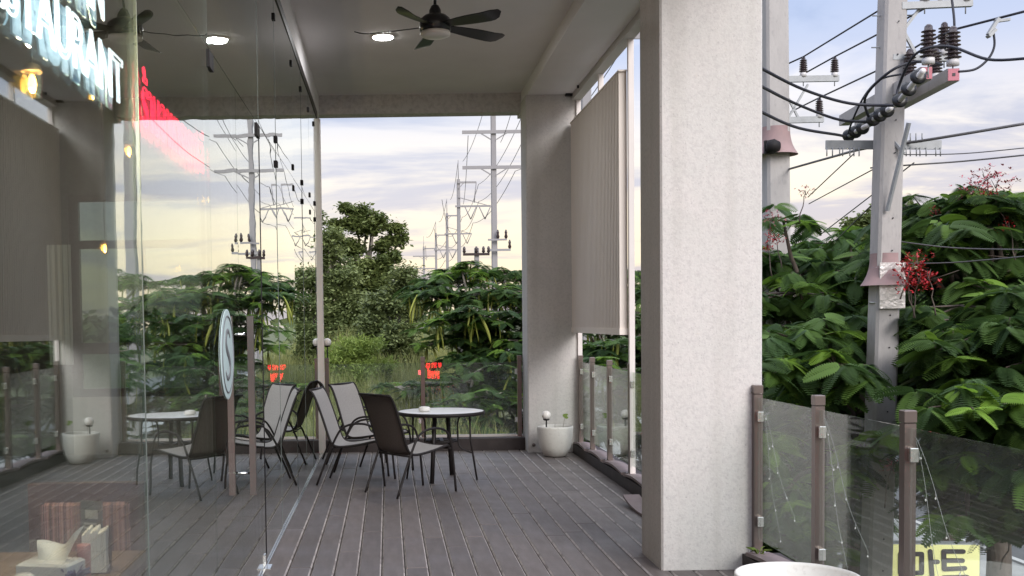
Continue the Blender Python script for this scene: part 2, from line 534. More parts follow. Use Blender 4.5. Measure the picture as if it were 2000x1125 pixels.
class MB:
    def __init__(self):
        self.v = []
        self.f = []
        self.mi = []
        self.sm = []

    def add(self, vs, fs, mi=0, smooth=False):
        o = len(self.v)
        self.v.extend(tuple(p) for p in vs)
        for f in fs:
            self.f.append(tuple(i + o for i in f))
            self.mi.append(mi)
            self.sm.append(smooth)
        return self

    def box(self, x0, x1, y0, y1, z0, z1, mi=0, M=None, ch=0.0):
        if ch:
            vs, fs = chamfer_box(x0, x1, y0, y1, z0, z1, ch)
        else:
            vs = [(x0, y0, z0), (x1, y0, z0), (x1, y1, z0), (x0, y1, z0), (x0, y0, z1), (x1, y0, z1), (x1, y1, z1), (x0, y1, z1)]
            fs = [(3, 2, 1, 0), (4, 5, 6, 7), (0, 1, 5, 4), (1, 2, 6, 5), (2, 3, 7, 6), (3, 0, 4, 7)]
        if M is not None:
            vs = [M @ Vector(p) for p in vs]
        return self.add(vs, fs, mi)

    def tube(self, pts, r, n=8, mi=0, cap=True, closed=False, flat=1.0):
        pts = [Vector(p) for p in pts]
        k = len(pts)
        rs = r if isinstance(r, (list, tuple)) else [r] * k
        up = Vector((0, 0, 1))
        vs = []
        prev = None
        for i, p in enumerate(pts):
            if closed:
                t = pts[(i + 1) % k] - pts[i - 1]
            else:
                t = pts[min(i + 1, k - 1)] - pts[max(i - 1, 0)]
            t = t.normalized() if t.length > 1e-9 else Vector((0, 0, 1))
            if prev is None:
                a = up if abs(t.dot(up)) < 0.95 else Vector((1, 0, 0))
                u = (a - t * a.dot(t)).normalized()
            else:
                u = (prev - t * prev.dot(t))
                u = u.normalized() if u.length > 1e-6 else Vector((1, 0, 0))
            prev = u
            w = t.cross(u)
            for j in range(n):
                a = 2 * math.pi * j / n
                vs.append(p + (u * math.cos(a) + w * math.sin(a) * flat) * rs[i])
        fs = []
        m = k if closed else k - 1
        for i in range(m):
            for j in range(n):
                a, b = i * n + j, i * n + (j + 1) % n
                c, d = ((i + 1) % k) * n + (j + 1) % n, ((i + 1) % k) * n + j
                fs.append((a, b, c, d))
        if cap and not closed:
            fs.append(tuple(range(n - 1, -1, -1)))
            fs.append(tuple((k - 1) * n + j for j in range(n)))
        return self.add(vs, fs, mi, True)

    def lathe(self, prof, c=(0, 0, 0), n=24, mi=0, axis='Z', smooth=True, caps=True):
        vs = []
        c = Vector(c)
        for (r, h) in prof:
            for j in range(n):
                a = 2 * math.pi * j / n
                q = (r * math.cos(a), r * math.sin(a), h)
                if axis == 'X':
                    q = (q[2], q[0], q[1])
                elif axis == 'Y':
                    q = (q[1], q[2], q[0])
                vs.append(c + Vector(q))
        fs = []
        for i in range(len(prof) - 1):
            for j in range(n):
                fs.append((i * n + j, i * n + (j + 1) % n, (i + 1) * n + (j + 1) % n, (i + 1) * n + j))
        if caps:
            fs.append(tuple(range(n - 1, -1, -1)))
            fs.append(tuple((len(prof) - 1) * n + j for j in range(n)))
        return self.add(vs, fs, mi, smooth)

    def sphere(self, c, r, n=16, mi=0, sz=1.0):
        prof = []
        for i in range(n // 2 + 1):
            a = -math.pi / 2 + math.pi * i / (n // 2)
            prof.append((max(r * math.cos(a), 1e-4), r * math.sin(a) * sz))
        return self.lathe(prof, c, n, mi)

    def prism(self, poly, x0, x1, axis='X', mi=0, M=None):
        """extrude a 2-D polygon along an axis"""
        n = len(poly)
        vs = []
        for h in (x0, x1):
            for (a, b) in poly:
                q = {'X': (h, a, b), 'Y': (a, h, b), 'Z': (a, b, h)}[axis]
                vs.append(M @ Vector(q) if M is not None else q)
        fs = [tuple(range(n - 1, -1, -1)), tuple(range(n, 2 * n))]
        for i in range(n):
            j = (i + 1) % n
            fs.append((i, j, n + j, n + i))
        return self.add(vs, fs, mi)

    def mesh(self, name, mats):
        me = bpy.data.meshes.new(name)
        me.from_pydata(self.v, [], self.f)
        for m in (mats if isinstance(mats, (list, tuple)) else [mats]):
            me.materials.append(MATS[m])
        me.polygons.foreach_set('material_index', self.mi)
        me.polygons.foreach_set('use_smooth', self.sm)
        me.validate()
        import bmesh
        bm = bmesh.new()
        bm.from_mesh(me)
        bmesh.ops.recalc_face_normals(bm, faces=bm.faces)
        bm.to_mesh(me)
        bm.free()
        return me

    def build(self, name, mats, parent=None, loc=None, rz=0.0):
        o = bpy.data.objects.new(name, self.mesh(name, mats))
        COL.objects.link(o)
        if parent is not None:
            o.parent = parent
        if loc is not None:
            o.location = loc
        if rz:
            o.rotation_euler.z = rz
        return o


def chamfer_box(x0, x1, y0, y1, z0, z1, c):
    vs = []
    for (z, i) in ((z0, 0), (z1 - c, 0), (z1, c)):
        vs += [(x0 + i, y0 + i, z), (x1 - i, y0 + i, z), (x1 - i, y1 - i, z), (x0 + i, y1 - i, z)]
    fs = [(3, 2, 1, 0), (8, 9, 10, 11)]
    for k in (0, 4):
        for i in range(4):
            j = (i + 1) % 4
            fs.append((k + i, k + j, k + 4 + j, k + 4 + i))
    return vs, fs


def box(x0, x1, y0, y1, z0, z1, **k):
    return MB().box(x0, x1, y0, y1, z0, z1, **k)


def empty(name, loc=(0, 0, 0), rz=0.0):
    o = bpy.data.objects.new(name, None)
    o.empty_display_size = 0.1
    COL.objects.link(o)
    o.location = loc
    o.rotation_euler.z = rz
    return o


def tag(o, label=None, cat=None, group=None, kind=None):
    if label:
        o['label'] = label
    if cat:
        o['category'] = cat
    if group:
        o['group'] = group
    if kind:
        o['kind'] = kind
    return o


def copy_tree(o, parent=None):
    c = o.copy()
    COL.objects.link(c)
    c.parent = parent
    for ch in o.children:
        copy_tree(ch, c)
    return c


def link_mesh(name, me, parent=None, loc=(0, 0, 0), rot=(0, 0, 0), scale=None):
    o = bpy.data.objects.new(name, me)
    COL.objects.link(o)
    o.parent = parent
    o.location = loc
    o.rotation_euler = rot
    if scale is not None:
        o.scale = scale if isinstance(scale, (tuple, list)) else (scale,) * 3
    return o


def sag(a, b, s, n=14):
    a, b = Vector(a), Vector(b)
    return [a.lerp(b, i / n) - Vector((0, 0, 4 * s * (i / n) * (1 - i / n))) for i in range(n + 1)]


def spline(pts, n=6):
    pts = [Vector(p) for p in pts]
    out = []
    for i in range(len(pts) - 1):
        p0, p1, p2, p3 = pts[max(i - 1, 0)], pts[i], pts[i + 1], pts[min(i + 2, len(pts) - 1)]
        for k in range(n):
            t = k / n
            out.append(0.5 * ((2 * p1) + (p2 - p0) * t + (2 * p0 - 5 * p1 + 4 * p2 - p3) * t * t + (3 * p1 - p0 - 3 * p2 + p3) * t ** 3))
    out.append(pts[-1])
    return out


def text_mesh(name, body, size, material, bevel=0.0, extrude=0.0, offset=0.0, fill='BOTH', align='LEFT', spacing=1.0):
    cu = bpy.data.curves.new(name, 'FONT')
    cu.body = body
    cu.size = size
    cu.align_x = align
    cu.space_character = spacing
    cu.fill_mode = fill
    cu.bevel_depth = bevel
    cu.bevel_resolution = 1
    cu.resolution_u = 3
    cu.extrude = extrude
    cu.offset = offset
    o = bpy.data.objects.new('tmp_text', cu)
    COL.objects.link(o)
    dg = bpy.context.evaluated_depsgraph_get()
    dg.update()
    me = bpy.data.meshes.new_from_object(o.evaluated_get(dg))
    me.name = name
    bpy.data.objects.remove(o)
    bpy.data.curves.remove(cu)
    me.materials.clear()
    me.materials.append(MATS[material])
    return me


#@@SETTING
# ================================================================== ground
GZ = -3.2


def ground_h(x, y):
    def ss(a, lo, hi):
        t = min(max((a - lo) / (hi - lo), 0), 1)
        return t * t * (3 - 2 * t)
    k = ss(-x, -4.6, -1.2) * ss(y, 14.2, 17.5)
    h = GZ + (2.15 + 1.3 * ss(y, 18.0, 34.0)) * k
    if k > 0:
        h += 0.15 * k * mnoise.noise(Vector((x * 0.3, y * 0.3, 0)))
    return h


def build_ground():
    def axis(lo, hi, flo, fhi, step, far):
        a = [lo + (flo - lo) * (i / far) ** 0.5 for i in range(far)]
        k = int((fhi - flo) / step)
        a += [flo + (fhi - flo) * i / k for i in range(k + 1)]
        a += [fhi + (hi - fhi) * ((i + 1) / far) ** 2 for i in range(far)]
        return a
    xs = axis(-900, 900, -20, 14, 1.0, 8)
    ys = axis(-500, 1500, 8, 44, 1.0, 8)
    vs = [(x, y, ground_h(x, y)) for y in ys for x in xs]
    n = len(xs)
    fs = [(j * n + i, j * n + i + 1, (j + 1) * n + i + 1, (j + 1) * n + i) for j in range(len(ys) - 1) for i in range(n - 1)]
    m = MB()
    m.add(vs, fs, 0, True)
    tag(m.build('ground', 'soil_ground'), kind='structure')


build_ground()
tag(box(6.6, 11.8, -40, 200, GZ - 0.3, GZ + 0.10).build('pavement', 'paving'), kind='structure')
tag(box(11.8, 20.5, -40, 200, GZ - 0.3, GZ + 0.012).build('road', 'asphalt'), kind='structure')
kb = tag(box(11.72, 11.86, -40, 200, GZ - 0.2, GZ + 0.14).build('kerb', 'kerbstone'), kind='structure')
mk = MB()
for y in range(-36, 190, 9):
    mk.box(16.0, 16.15, y, y + 3, GZ + 0.012, GZ + 0.018)
tag(mk.build('road_marking', 'kerbstone'), kind='structure')

# ================================================================== deck
DX0, DX1, DY0, DY1 = -0.80, 2.165, -1.2, 13.30
deck = tag(box(DX0 - 0.02, 2.40, DY0, 13.62, -0.30, -0.032).build('deck', 'deck_void'), kind='structure')
strips = 20
pw = (DX1 - DX0) / strips
gap = 0.006
plank_mesh = {}
for i in range(strips):
    x = DX0 + (i + 0.5) * pw
    cuts = [DY0]
    c = DY0 + (0.9, 2.4, 1.5, 3.0, 0.6)[i % 5] + random.uniform(-0.15, 0.15)
    if 4 <= i <= 14 and i % 2:
        c = 10.83 - 2.9 * 4
    while c < DY1 - 0.35:
        if c > DY0 + 0.3:
            cuts.append(c)
        c += 2.9
    cuts.append(DY1)
    for a, b in zip(cuts[:-1], cuts[1:]):
        ln = round(b - a - 0.004, 2)
        if ln not in plank_mesh:
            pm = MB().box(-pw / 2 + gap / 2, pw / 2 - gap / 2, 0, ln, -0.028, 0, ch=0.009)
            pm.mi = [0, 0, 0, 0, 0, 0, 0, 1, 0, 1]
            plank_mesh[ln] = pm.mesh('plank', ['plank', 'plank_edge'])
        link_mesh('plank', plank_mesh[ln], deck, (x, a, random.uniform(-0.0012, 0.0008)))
# metal strip where the boards meet the glass wall
tag(box(-0.835, -0.803, -1.2, 13.30, -0.02, 0.006).build('threshold_strip', 'rail_alu', deck))

# ================================================================== kerbs under the railings
fk = tag(box(-0.80, 1.655, 13.302, 13.60, -0.02, 0.145, ch=0.006).build('edge_kerb', 'kerb'), 'dark brown kerb along the far end of the deck under the glass railing', 'kerb')
rk = empty('edge_kerb', (2.28, 6, 0))
tag(rk, 'long dark brown kerb on the right side of the deck under the railing posts', 'kerb')
for (a, b) in ((-1.2, 6.765), (7.312, 13.01)):
    box(2.168 - 2.28, 2.40 - 2.28, a - 6, b - 6, -0.02, 0.10).build('kerb_block', 'kerb', rk)
RX = 2.25
near_y = [0.78, 1.78, 2.78, 3.78, 4.78, 5.78, 6.735]
far_y = [10.25, 11.24, 12.19, 13.0]
for (ys, lo) in ((near_y[3:], None), ([7.45, 8.35, 9.3] + far_y, None)):
    for a, b in zip(ys[:-1], ys[1:]):
        m = MB()
        n = 8
        L_ = (b - a) - 0.09
        top = []
        bot = []
        for k in range(n + 1):
            t = k / n
            y = -L_ / 2 + L_ * t
            z = 0.035 * math.sin(math.pi * t) * (0.6 + 0.5 * random.random() * 0.2)
            top.append((y, z + 0.022))
            bot.append((y, z))
        m.prism(top + bot[::-1], -0.085, 0.055, 'X')
        m.build('tread_board', 'tread', rk, (RX - 2.28 - 0.0, (a + b) / 2 - 6, 0.101))
m = MB()
top = [(-0.5 + i / 8, 0.06 * (1 - (i / 4 - 1) ** 2) * -1 + 0.075) for i in range(9)]
m.prism(top + [(y, z - 0.02) for (y, z) in top[::-1]], -0.07, 0.07, 'X')
tag(m.build('loose_board', 'tread', None, (2.045, 8.75, 0.006), R(2)), 'curved loose brown board lying on the deck beside the near pillar', 'board')

# ================================================================== pillars


def pillar(name, x0, x1, y0, y1, label):
    o = empty(name, ((x0 + x1) / 2, (y0 + y1) / 2, 0))
    tag(o, label, 'pillar')
    hx, hy = (x1 - x0) / 2, (y1 - y0) / 2
    m = MB()
    c = 0.012
    poly = [(-hx + c, -hy), (hx - c, -hy), (hx, -hy + c), (hx, hy - c), (hx - c, hy), (-hx + c, hy), (-hx, hy - c), (-hx, -hy + c)]
    m.prism(poly, 0.0, 4.178, 'Z')
    m.build('shaft', 'stucco', o)
    return o


pillar('pillar', 1.67, 2.292, 6.765, 7.305, 'large pale stucco pillar in the foreground beside the glass railing')
p2 = pillar('pillar', 1.642, 2.238, 13.005, 13.50, 'pale stucco pillar at the far corner behind the small white planter')
MB().lathe([(0.018, 0), (0.022, 0.006), (0.012, 0.014)], (0, 0, 0), 10, axis='Y').build('drain_cap', 'bronze', p2, (-0.235, -0.262, 0.09))

# ================================================================== roof over the terrace
roof = empty('terrace_roof', (0.7, 9.5, 4.33))
tag(roof, 'white plastered terrace ceiling slab with beams carried by the two pillars', 'roof')
ro = (-0.7, -9.5, -4.33)


def rbox(x0, x1, y0, y1, z0, z1, name, m_, **k):
    return box(x0 + ro[0], x1 + ro[0], y0 + ro[1], y1 + ro[1], z0 + ro[2], z1 + ro[2], **k).build(name, m_, roof)


RY0 = 5.6
rbox(-0.93, 2.30, RY0, 13.95, 4.33, 4.62, 'ceiling_slab', 'soffit')
rbox(1.66, 2.178, RY0, 13.602, 4.18, 4.33, 'long_beam', 'soffit')
rbox(2.180, 2.285, RY0, 13.60, 4.11, 4.33, 'edge_channel', 'channel')
rbox(-0.93, 1.645, 13.604, 13.85, 4.10, 4.33, 'cross_beam', 'beam_stucco')
rbox(1.645, 2.285, 13.604, 13.85, 4.06, 4.33, 'corner_beam', 'beam_stucco')
rbox(-0.93, -0.80, RY0, 13.60, 4.06, 4.33, 'wall_strip', 'soffit')
rbox(2.10, 2.18, 12.93, 12.99, 4.155, 4.18, 'cable_clip', 'black_metal')
rbox(2.16, 2.178, 12.5, 12.53, 4.15, 4.18, 'cable_clip', 'black_metal')

# ================================================================== sun screen between the pillars
scr = empty('corrugated_screen', (2.235, 11.7, 1.42))
tag(scr, 'tall pinkish beige corrugated screen hung between two white steel posts', 'screen')
for (y, z0) in ((13.055 - 0.06, 0.10), (11.64, 1.6), (10.23, 0.10)):
    box(-0.005, 0.045, y - 11.7 - 0.027, y - 11.7 + 0.027, z0 - 1.42, 4.108 - 1.42).build('post', 'white_steel', scr)
m = MB()
nr = 38
ya, yb = 10.262 - 11.7, 12.96 - 11.7
prof = []
for i in range(nr):
    y = ya + (yb - ya) * i / nr
    w = (yb - ya) / nr
    prof += [(y, 0.0), (y + w * 0.26, 0.0), (y + w * 0.32, -0.065), (y + w * 0.94, -0.065)]
prof.append((yb, 0.0))
vs = []
for z in (0.045, 2.415):
    for (y, x) in prof:
        vs.append((x - 0.012, y, z))
n = len(prof)
m.add(vs, [(i, i + 1, n + i + 1, n + i) for i in range(n - 1)])
vs2 = [(x + 0.003, y, z) for (x, y, z) in vs]
m.add(vs2, [(n + i, n + i + 1, i + 1, i) for i in range(n - 1)])
m.build('corrugated_sheet', 'screen', scr)
box(-0.085, -0.006, ya, yb, -0.01, 0.05).build('bottom_rail', 'screen', scr)
box(-0.085, -0.006, ya, yb, 2.41, 2.425).build('top_rail', 'screen', scr)

# ================================================================== glass railings


def post(parent, x, y, zb, zt, facing='X'):
    o = MB()
    s = 0.025
    o.box(x - s, x + s, y - s, y + s, zb, zt - 0.055, ch=0.003)
    p = o.build('post', 'bronze', parent)
    box(x - s - 0.002, x + s + 0.002, y - s - 0.002, y + s + 0.002, zt - 0.052, zt, ch=0.004).build('post_cap', 'bronze', p)
    m_ = MB().box(x - 0.045, x + 0.045, y - 0.045, y + 0.045, zb, zb + 0.008)
    for (a, b) in ((-1, -1), (1, -1), (1, 1), (-1, 1)):
        m_.lathe([(0.008, 0), (0.008, 0.012), (0.004, 0.016)], (x + a * 0.034, y + b * 0.034, zb + 0.008), 6)
    m_.build('base_plate', 'steel', p)
    for z in (zb + 0.18, zt - 0.22):
        if facing == 'X':
            box(x - 0.015, x + 0.02, y - 0.058, y - 0.026, z, z + 0.06, ch=0.003).build('glass_clamp', 'steel', p)
        else:
            box(x - 0.058, x - 0.026, y - 0.015, y + 0.02, z, z + 0.06, ch=0.003).build('glass_clamp', 'chrome', p)
    return p


def railing(label, pts, zb, zt):
    root = empty('glass_railing', (pts[0][0], pts[0][1], zb))
    tag(root, label, 'railing')
    root_off = Vector((pts[0][0], pts[0][1], zb))
    along_y = abs(pts[1][1] - pts[0][1]) > abs(pts[1][0] - pts[0][0])
    for (x, y) in pts:
        p = post(root, x - root_off.x, y - root_off.y, 0.0, zt - zb, 'X' if along_y else 'Y')
    for (a, b) in zip(pts[:-1], pts[1:]):
        m_ = MB()
        if along_y:
            m_.box(-0.005, 0.005, a[1] - root_off.y + 0.035, b[1] - root_off.y - 0.035, 0.10, zt - zb - 0.075)
        else:
            m_.box(a[0] - root_off.x + 0.035, b[0] - root_off.x - 0.035, -0.005, 0.005, 0.035, zt - zb - 0.075)
        m_.build('pane', 'rail_pane', root)
    return root


rn = railing('glass railing in the right foreground with bronze posts, between the pillar and the frame edge', [(RX, y) for y in near_y], 0.10, 1.142)
railing('short glass railing with bronze posts under the corrugated screen', [(RX, y) for y in [7.42, 8.35, 9.3] + far_y[:-1] + [12.93]], 0.10, 1.142)
rf = railing('glass railing across the far end of the deck behind the round table', [(-0.745, 13.45), (0.42, 13.45), (1.595, 13.45)], 0.145, 1.135)
for (a, b) in ((-0.70, 0.38), (0.46, 1.555)):
    box(a + 0.745, b + 0.745, -0.014, 0.014, 0.004, 0.034).build('bottom_rail', 'rail_alu', rf)

# ================================================================== glass wall of the restaurant
GX = -0.81
gw = empty('glass_wall', (GX, 6.0, 0))
tag(gw, 'tall frameless glass wall of the restaurant running along the left of the deck', 'glass wall')
joints = [-1.2, 0.6, 2.1, 3.65, 5.09, 7.10, 8.20, 9.65, 10.70, 11.72, 12.55, 13.19]
ZT = 3.98
HD = 2.82


def pane(parent, ya, yb, z0, z1, twist=0.0, tilt=0.0, name='pane', py=6.0):
    o = box(-0.006, 0.006, -(yb - ya) / 2 + 0.003, (yb - ya) / 2 - 0.003, -(z1 - z0) / 2 + 0.003, (z1 - z0) / 2 - 0.003).build(name, 'clear_pane', parent)
    o.location = (0, (ya + yb) / 2 - py, (z0 + z1) / 2)
    o.rotation_euler = (0, tilt, twist)
    return o


tw = [0, 0.0, 0.001, -0.0012, 0.0, 0.0022, -0.0025, 0.003, -0.002, 0.0028, -0.001, 0]
tl_ = [0, 0.0, 0.0006, 0.0010, 0.0, -0.0008, 0.0012, -0.0010, 0.0014, -0.0012, 0.001, 0]
for i, (a, b) in enumerate(zip(joints[:-1], joints[1:])):
    if a == 5.09:
        pane(gw, a, b, HD, ZT, 0.0008)
        continue
    pane(gw, a, b, 0.012, HD, tw[i], tl_[i])
    pane(gw, a, b, HD, ZT, tw[i] * 0.7, -tl_[i])
for y in joints[1:-1]:
    for z in (3.80, 2.91, 2.73):
        if (y < 5.2 and z == 3.80) or y in (5.09, 7.10):
            continue
        m_ = MB().box(-0.014, 0.018, -0.03, -0.005, -0.024, 0.024, ch=0.003).box(-0.014, 0.018, 0.005, 0.03, -0.024, 0.024, ch=0.003)
        m_.build('glass_clamp', 'black_metal', gw, (0, y - 6.0, z))
for y in joints[1:-1]:
    for (z0, z1) in ((0.012, HD - 0.004), (HD + 0.004, ZT)):
        if y in (5.09, 7.10) and z0 < 1:
            continue
        box(-0.005, 0.0068, y - 6.0 - 0.0022, y - 6.0 + 0.0022, z0, z1).build('joint_seal', 'seal', gw)
MB().box(-0.035, 0.012, -7.2, 7.2, ZT + 0.001, ZT + 0.08).build('top_track', 'dark_frame', gw)
MB().box(-0.03, 0.02, -7.2, 7.19, -0.02, 0.010).build('bottom_track', 'steel', gw)
m_ = MB().box(-0.045, 0.035, 7.20, 7.235, 0.0, ZT).box(-0.02, 0.045, 7.236, 7.275, 0.0, ZT).box(-0.045, 0.03, 7.276, 7.30, 0, ZT)
m_.build('end_mullion', 'rail_alu', gw)

# doors
dr = empty('glass_door', (GX, 5.55, 0))
tag(dr, 'frameless glass door leaf carrying the round pale blue plaque', 'door')
pane(dr, 5.095, 6.015, 0.012, HD, 0.0006, 0.0, py=5.55)
for z in (HD - 0.05, 0.06):
    box(-0.014, 0.016, -0.455, -0.33, z - 0.04, z + 0.04, ch=0.003).build('patch_fitting', 'black_metal' if z > 1 else 'steel', dr)
pl = MB().lathe([(0.215, 0), (0.225, 0.001), (0.225, 0.004), (0.22, 0.005)], (0.007, -0.04, 1.405), 40, axis='X').build('plaque', 'plaque', dr)
MB().tube([(0.0125, -0.04 + 0.19 * math.cos(a), 1.405 + 0.19 * math.sin(a)) for a in [2 * math.pi * k / 48 for k in range(48)]], 0.0045, 6, closed=True).build('ring', 'plaque_print', pl)
spts = [(0.075, 0.085), (0.03, 0.115), (-0.04, 0.105), (-0.065, 0.06), (-0.03, 0.02), (0.03, -0.015), (0.06, -0.06), (0.03, -0.11), (-0.04, -0.115), (-0.08, -0.08)]
MB().tube(spline([(0.0125, -0.04 + a, 1.405 + b) for a, b in spts], 5), [0.008 + 0.012 * math.sin(math.pi * k / 45) for k in range(46)], 6, flat=0.3).build('letter', 'plaque_print', pl)
d2 = empty('glass_door', (GX, 6.56, 0))
tag(d2, 'frameless glass door leaf with the long square pull handle', 'door')
pane(d2, 6.022, 7.094, 0.012, HD, -0.0016, 0.0, py=6.56)
for z in (HD - 0.05,):
    box(-0.014, 0.016, 0.38, 0.52, z - 0.04, z + 0.04, ch=0.003).build('patch_fitting', 'black_metal', d2)
m_ = MB().box(-0.05, 0.05, 0.36, 0.50, 0.001, 0.011, ch=0.002).box(-0.014, 0.016, 0.40, 0.46, 0.011, 0.09, ch=0.003)
m_.build('floor_pivot', 'chrome', d2)
hd = box(0.045, 0.08, -0.545, -0.515, 0.62, 1.60, ch=0.003).build('pull_handle', 'handle_steel', d2)
box(-0.08, -0.045, -0.545, -0.515, 0.62, 1.60, ch=0.003).build('pull_handle', 'handle_steel', d2)
for z in (0.74, 1.50):
    MB().tube([(-0.046, -0.53, z), (0.046, -0.53, z)], 0.008, 10).build('handle_bolt', 'chrome', hd)
MB().tube([(0.006, 0.53, 0.012), (0.006, 0.53, HD)], 0.0045, 6).build('edge_seal', 'black_metal', d2)

#@@ROOM
# ================================================================== restaurant interior
room = empty('restaurant_room', (-3.8, 6, 0))
tag(room, 'dim restaurant interior seen through the glass wall', 'room')


def rm(x0, x1, y0, y1, z0, z1, name, m_, parent=None):
    return box(x0 + 3.8, x1 + 3.8, y0 - 6, y1 - 6, z0, z1).build(name, m_, parent or room)


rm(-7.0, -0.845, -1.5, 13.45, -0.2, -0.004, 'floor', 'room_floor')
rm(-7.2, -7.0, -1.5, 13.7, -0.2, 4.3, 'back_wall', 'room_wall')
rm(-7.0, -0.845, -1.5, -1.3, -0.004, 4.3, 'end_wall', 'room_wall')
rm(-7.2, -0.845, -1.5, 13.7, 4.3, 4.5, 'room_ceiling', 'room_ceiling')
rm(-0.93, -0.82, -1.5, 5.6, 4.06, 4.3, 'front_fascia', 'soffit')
# end wall with a window
wx0, wx1, wz0, wz1 = -3.85, -2.15, 0.70, 3.15
rm(-7.0, wx0, 13.452, 13.65, -0.004, 4.3, 'end_wall', 'room_wall')
rm(wx1, -0.87, 13.452, 13.65, -0.004, 4.3, 'end_wall', 'room_wall')
rm(wx0, wx1, 13.452, 13.65, -0.004, wz0, 'wall_below_window', 'stucco')
rm(wx0, wx1, 13.452, 13.65, wz1, 4.3, 'wall_above_window', 'room_wall')
w = MB()
for (a, b, c, d) in ((wx0, wx1, wz0, wz0 + 0.10), (wx0, wx1, wz1 - 0.08, wz1), (wx0, wx0 + 0.12, wz0 + 0.10, wz1 - 0.08), (wx1 - 0.10, wx1, wz0 + 0.10, wz1 - 0.08),
                     (wx0 + 0.12, wx1 - 0.10, 1.22, 1.36), (wx0 + 0.12, wx1 - 0.10, 2.50, 2.60), (-2.99, -2.93, wz0 + 0.10, 1.22), (-2.99, -2.93, 1.36, 2.50)):
    w.box(a + 3.8, b + 3.8, 13.46 - 6, 13.54 - 6, c, d)
win = w.build('window', 'window_frame', room)
rm(wx0 + 0.1, wx1 - 0.1, 13.555, 13.562, wz0 + 0.1, wz1 - 0.08, 'pane', 'window_pane', win)
cu = MB()
pts = [(-4.10 + 3.8 + 0.022 * i, 13.40 - 6 + 0.02 * math.sin(i * 1.9)) for i in range(14)]
cu.prism(pts + [(x, y + 0.012) for (x, y) in pts[::-1]], 1.10, 2.55, 'Z')
cu.build('curtain', 'curtain', room)

# dining table, chair and small things near the glass
tb = empty('dining_table', (-1.45, 3.15, 0))
tag(tb, 'brown wooden dining table just inside the glass at lower left', 'table')
box(-0.58, 0.575, -0.55, 0.78, 0.715, 0.75, ch=0.005).build('table_top', 'wood_table', tb)
for (x, y) in ((-0.52, -0.48), (0.51, -0.48), (0.51, 0.70), (-0.52, 0.70)):
    box(x - 0.03, x + 0.03, y - 0.03, y + 0.03, -0.003, 0.714).build('leg', 'wood_dark', tb)
ch = empty('dining_chair', (-1.135, 4.12, 0), R(0))
tag(ch, 'dark wooden dining chair with red brown striped back behind the dining table', 'chair')
m_ = MB().box(-0.215, -0.165, -0.02, 0.02, -0.003, 0.97, ch=0.004).box(0.165, 0.215, -0.02, 0.02, -0.003, 0.97, ch=0.004).box(-0.165, 0.165, -0.02, 0.02, 0.90, 0.97)
m_.box(-0.165, 0.165, -0.02, 0.02, 0.50, 0.55)
m_.build('back_frame', 'wood_dark', ch)
box(-0.163, 0.163, -0.036, 0.012, 0.552, 0.898, ch=0.01).build('back_cushion', 'striped_cloth', ch)
box(-0.21, 0.21, -0.46, -0.022, 0.42, 0.49, ch=0.015).build('seat', 'striped_cloth', ch)
for (x) in (-0.19, 0.19):
    box(x - 0.022, x + 0.022, -0.45, -0.406, -0.003, 0.419).build('leg', 'wood_dark', ch)
# napkin holder with leaf-pattern wire side
nh = empty('napkin_holder', (-0.955, 3.60, 0.751), R(8))
tag(nh, 'wire napkin holder full of white napkins on the dining table', 'napkin holder')
m_ = MB()
for i in range(9):
    x = -0.05 + i * 0.0085
    m_.box(x, x + 0.007, -0.05, 0.05, 0.004, 0.135 + 0.006 * (i % 3) - 0.002 * abs(i - 4))
m_.build('napkins', 'paper', nh)
m_ = MB()
for s in (-1, 1):
    for k in range(5):
        a = -0.04 + 0.02 * k
        m_.tube(spline([(0.034, 0, 0.0), (0.034, a * 0.9, 0.06), (0.034, a * 0.75, 0.11), (0.034, 0, 0.15)], 4), 0.0022, 5)
m_.box(-0.055, 0.036, -0.05, 0.05, 0, 0.003)
m_.build('wire_frame', 'black_metal', nh)
ts = empty('tissue_box', (-1.06, 3.42, 0.751), R(-12))
tag(ts, 'clear tissue box with a white tissue pulled up on the dining table', 'tissue box')
box(-0.085, 0.085, -0.06, 0.06, 0, 0.075, ch=0.008).build('box_body', 'plastic_clear', ts)
m_ = MB()
vs = []
NU, NV = 16, 9
for i in range(NU):
    for j in range(NV):
        u, v = i / (NU - 1) - 0.5, j / (NV - 1)
        vs.append((u * 0.13 * (0.7 + 0.5 * v) + 0.03 * v, 0.018 * math.sin(u * 7 + v * 2.5) * v + 0.02 * v, 0.07 + 0.07 * v * (1 + 0.7 * u) - 0.02 * v * math.cos(u * 6)))
ff = [(i * NV + j, (i + 1) * NV + j, (i + 1) * NV + j + 1, i * NV + j + 1) for i in range(NU - 1) for j in range(NV - 1)]
m_.add(vs, ff, 0, True)
m_.add([(x, y + 0.003, z) for (x, y, z) in vs], [f[::-1] for f in ff], 0, True)
m_.build('tissue', 'paper', ts)
mc = empty('menu_card', (-1.005, 3.70, 0.751), R(-18))
tag(mc, 'small dark menu card standing behind the napkin holder', 'menu card')
mcb = box(-0.04, 0.04, -0.004, 0.004, 0, 0.215).build('card', 'card_grey', mc)
m_ = MB()
for (a, b, c, d) in ((-0.022, 0.026, 0.155, 0.185), (-0.028, 0.02, 0.135, 0.142), (-0.028, 0.024, 0.122, 0.128), (0.0, 0.012, 0.075, 0.105), (0.018, 0.03, 0.085, 0.11)):
    m_.box(a, b, -0.0055, -0.0042, c, d)
m_.build('print', 'card_print', mcb)
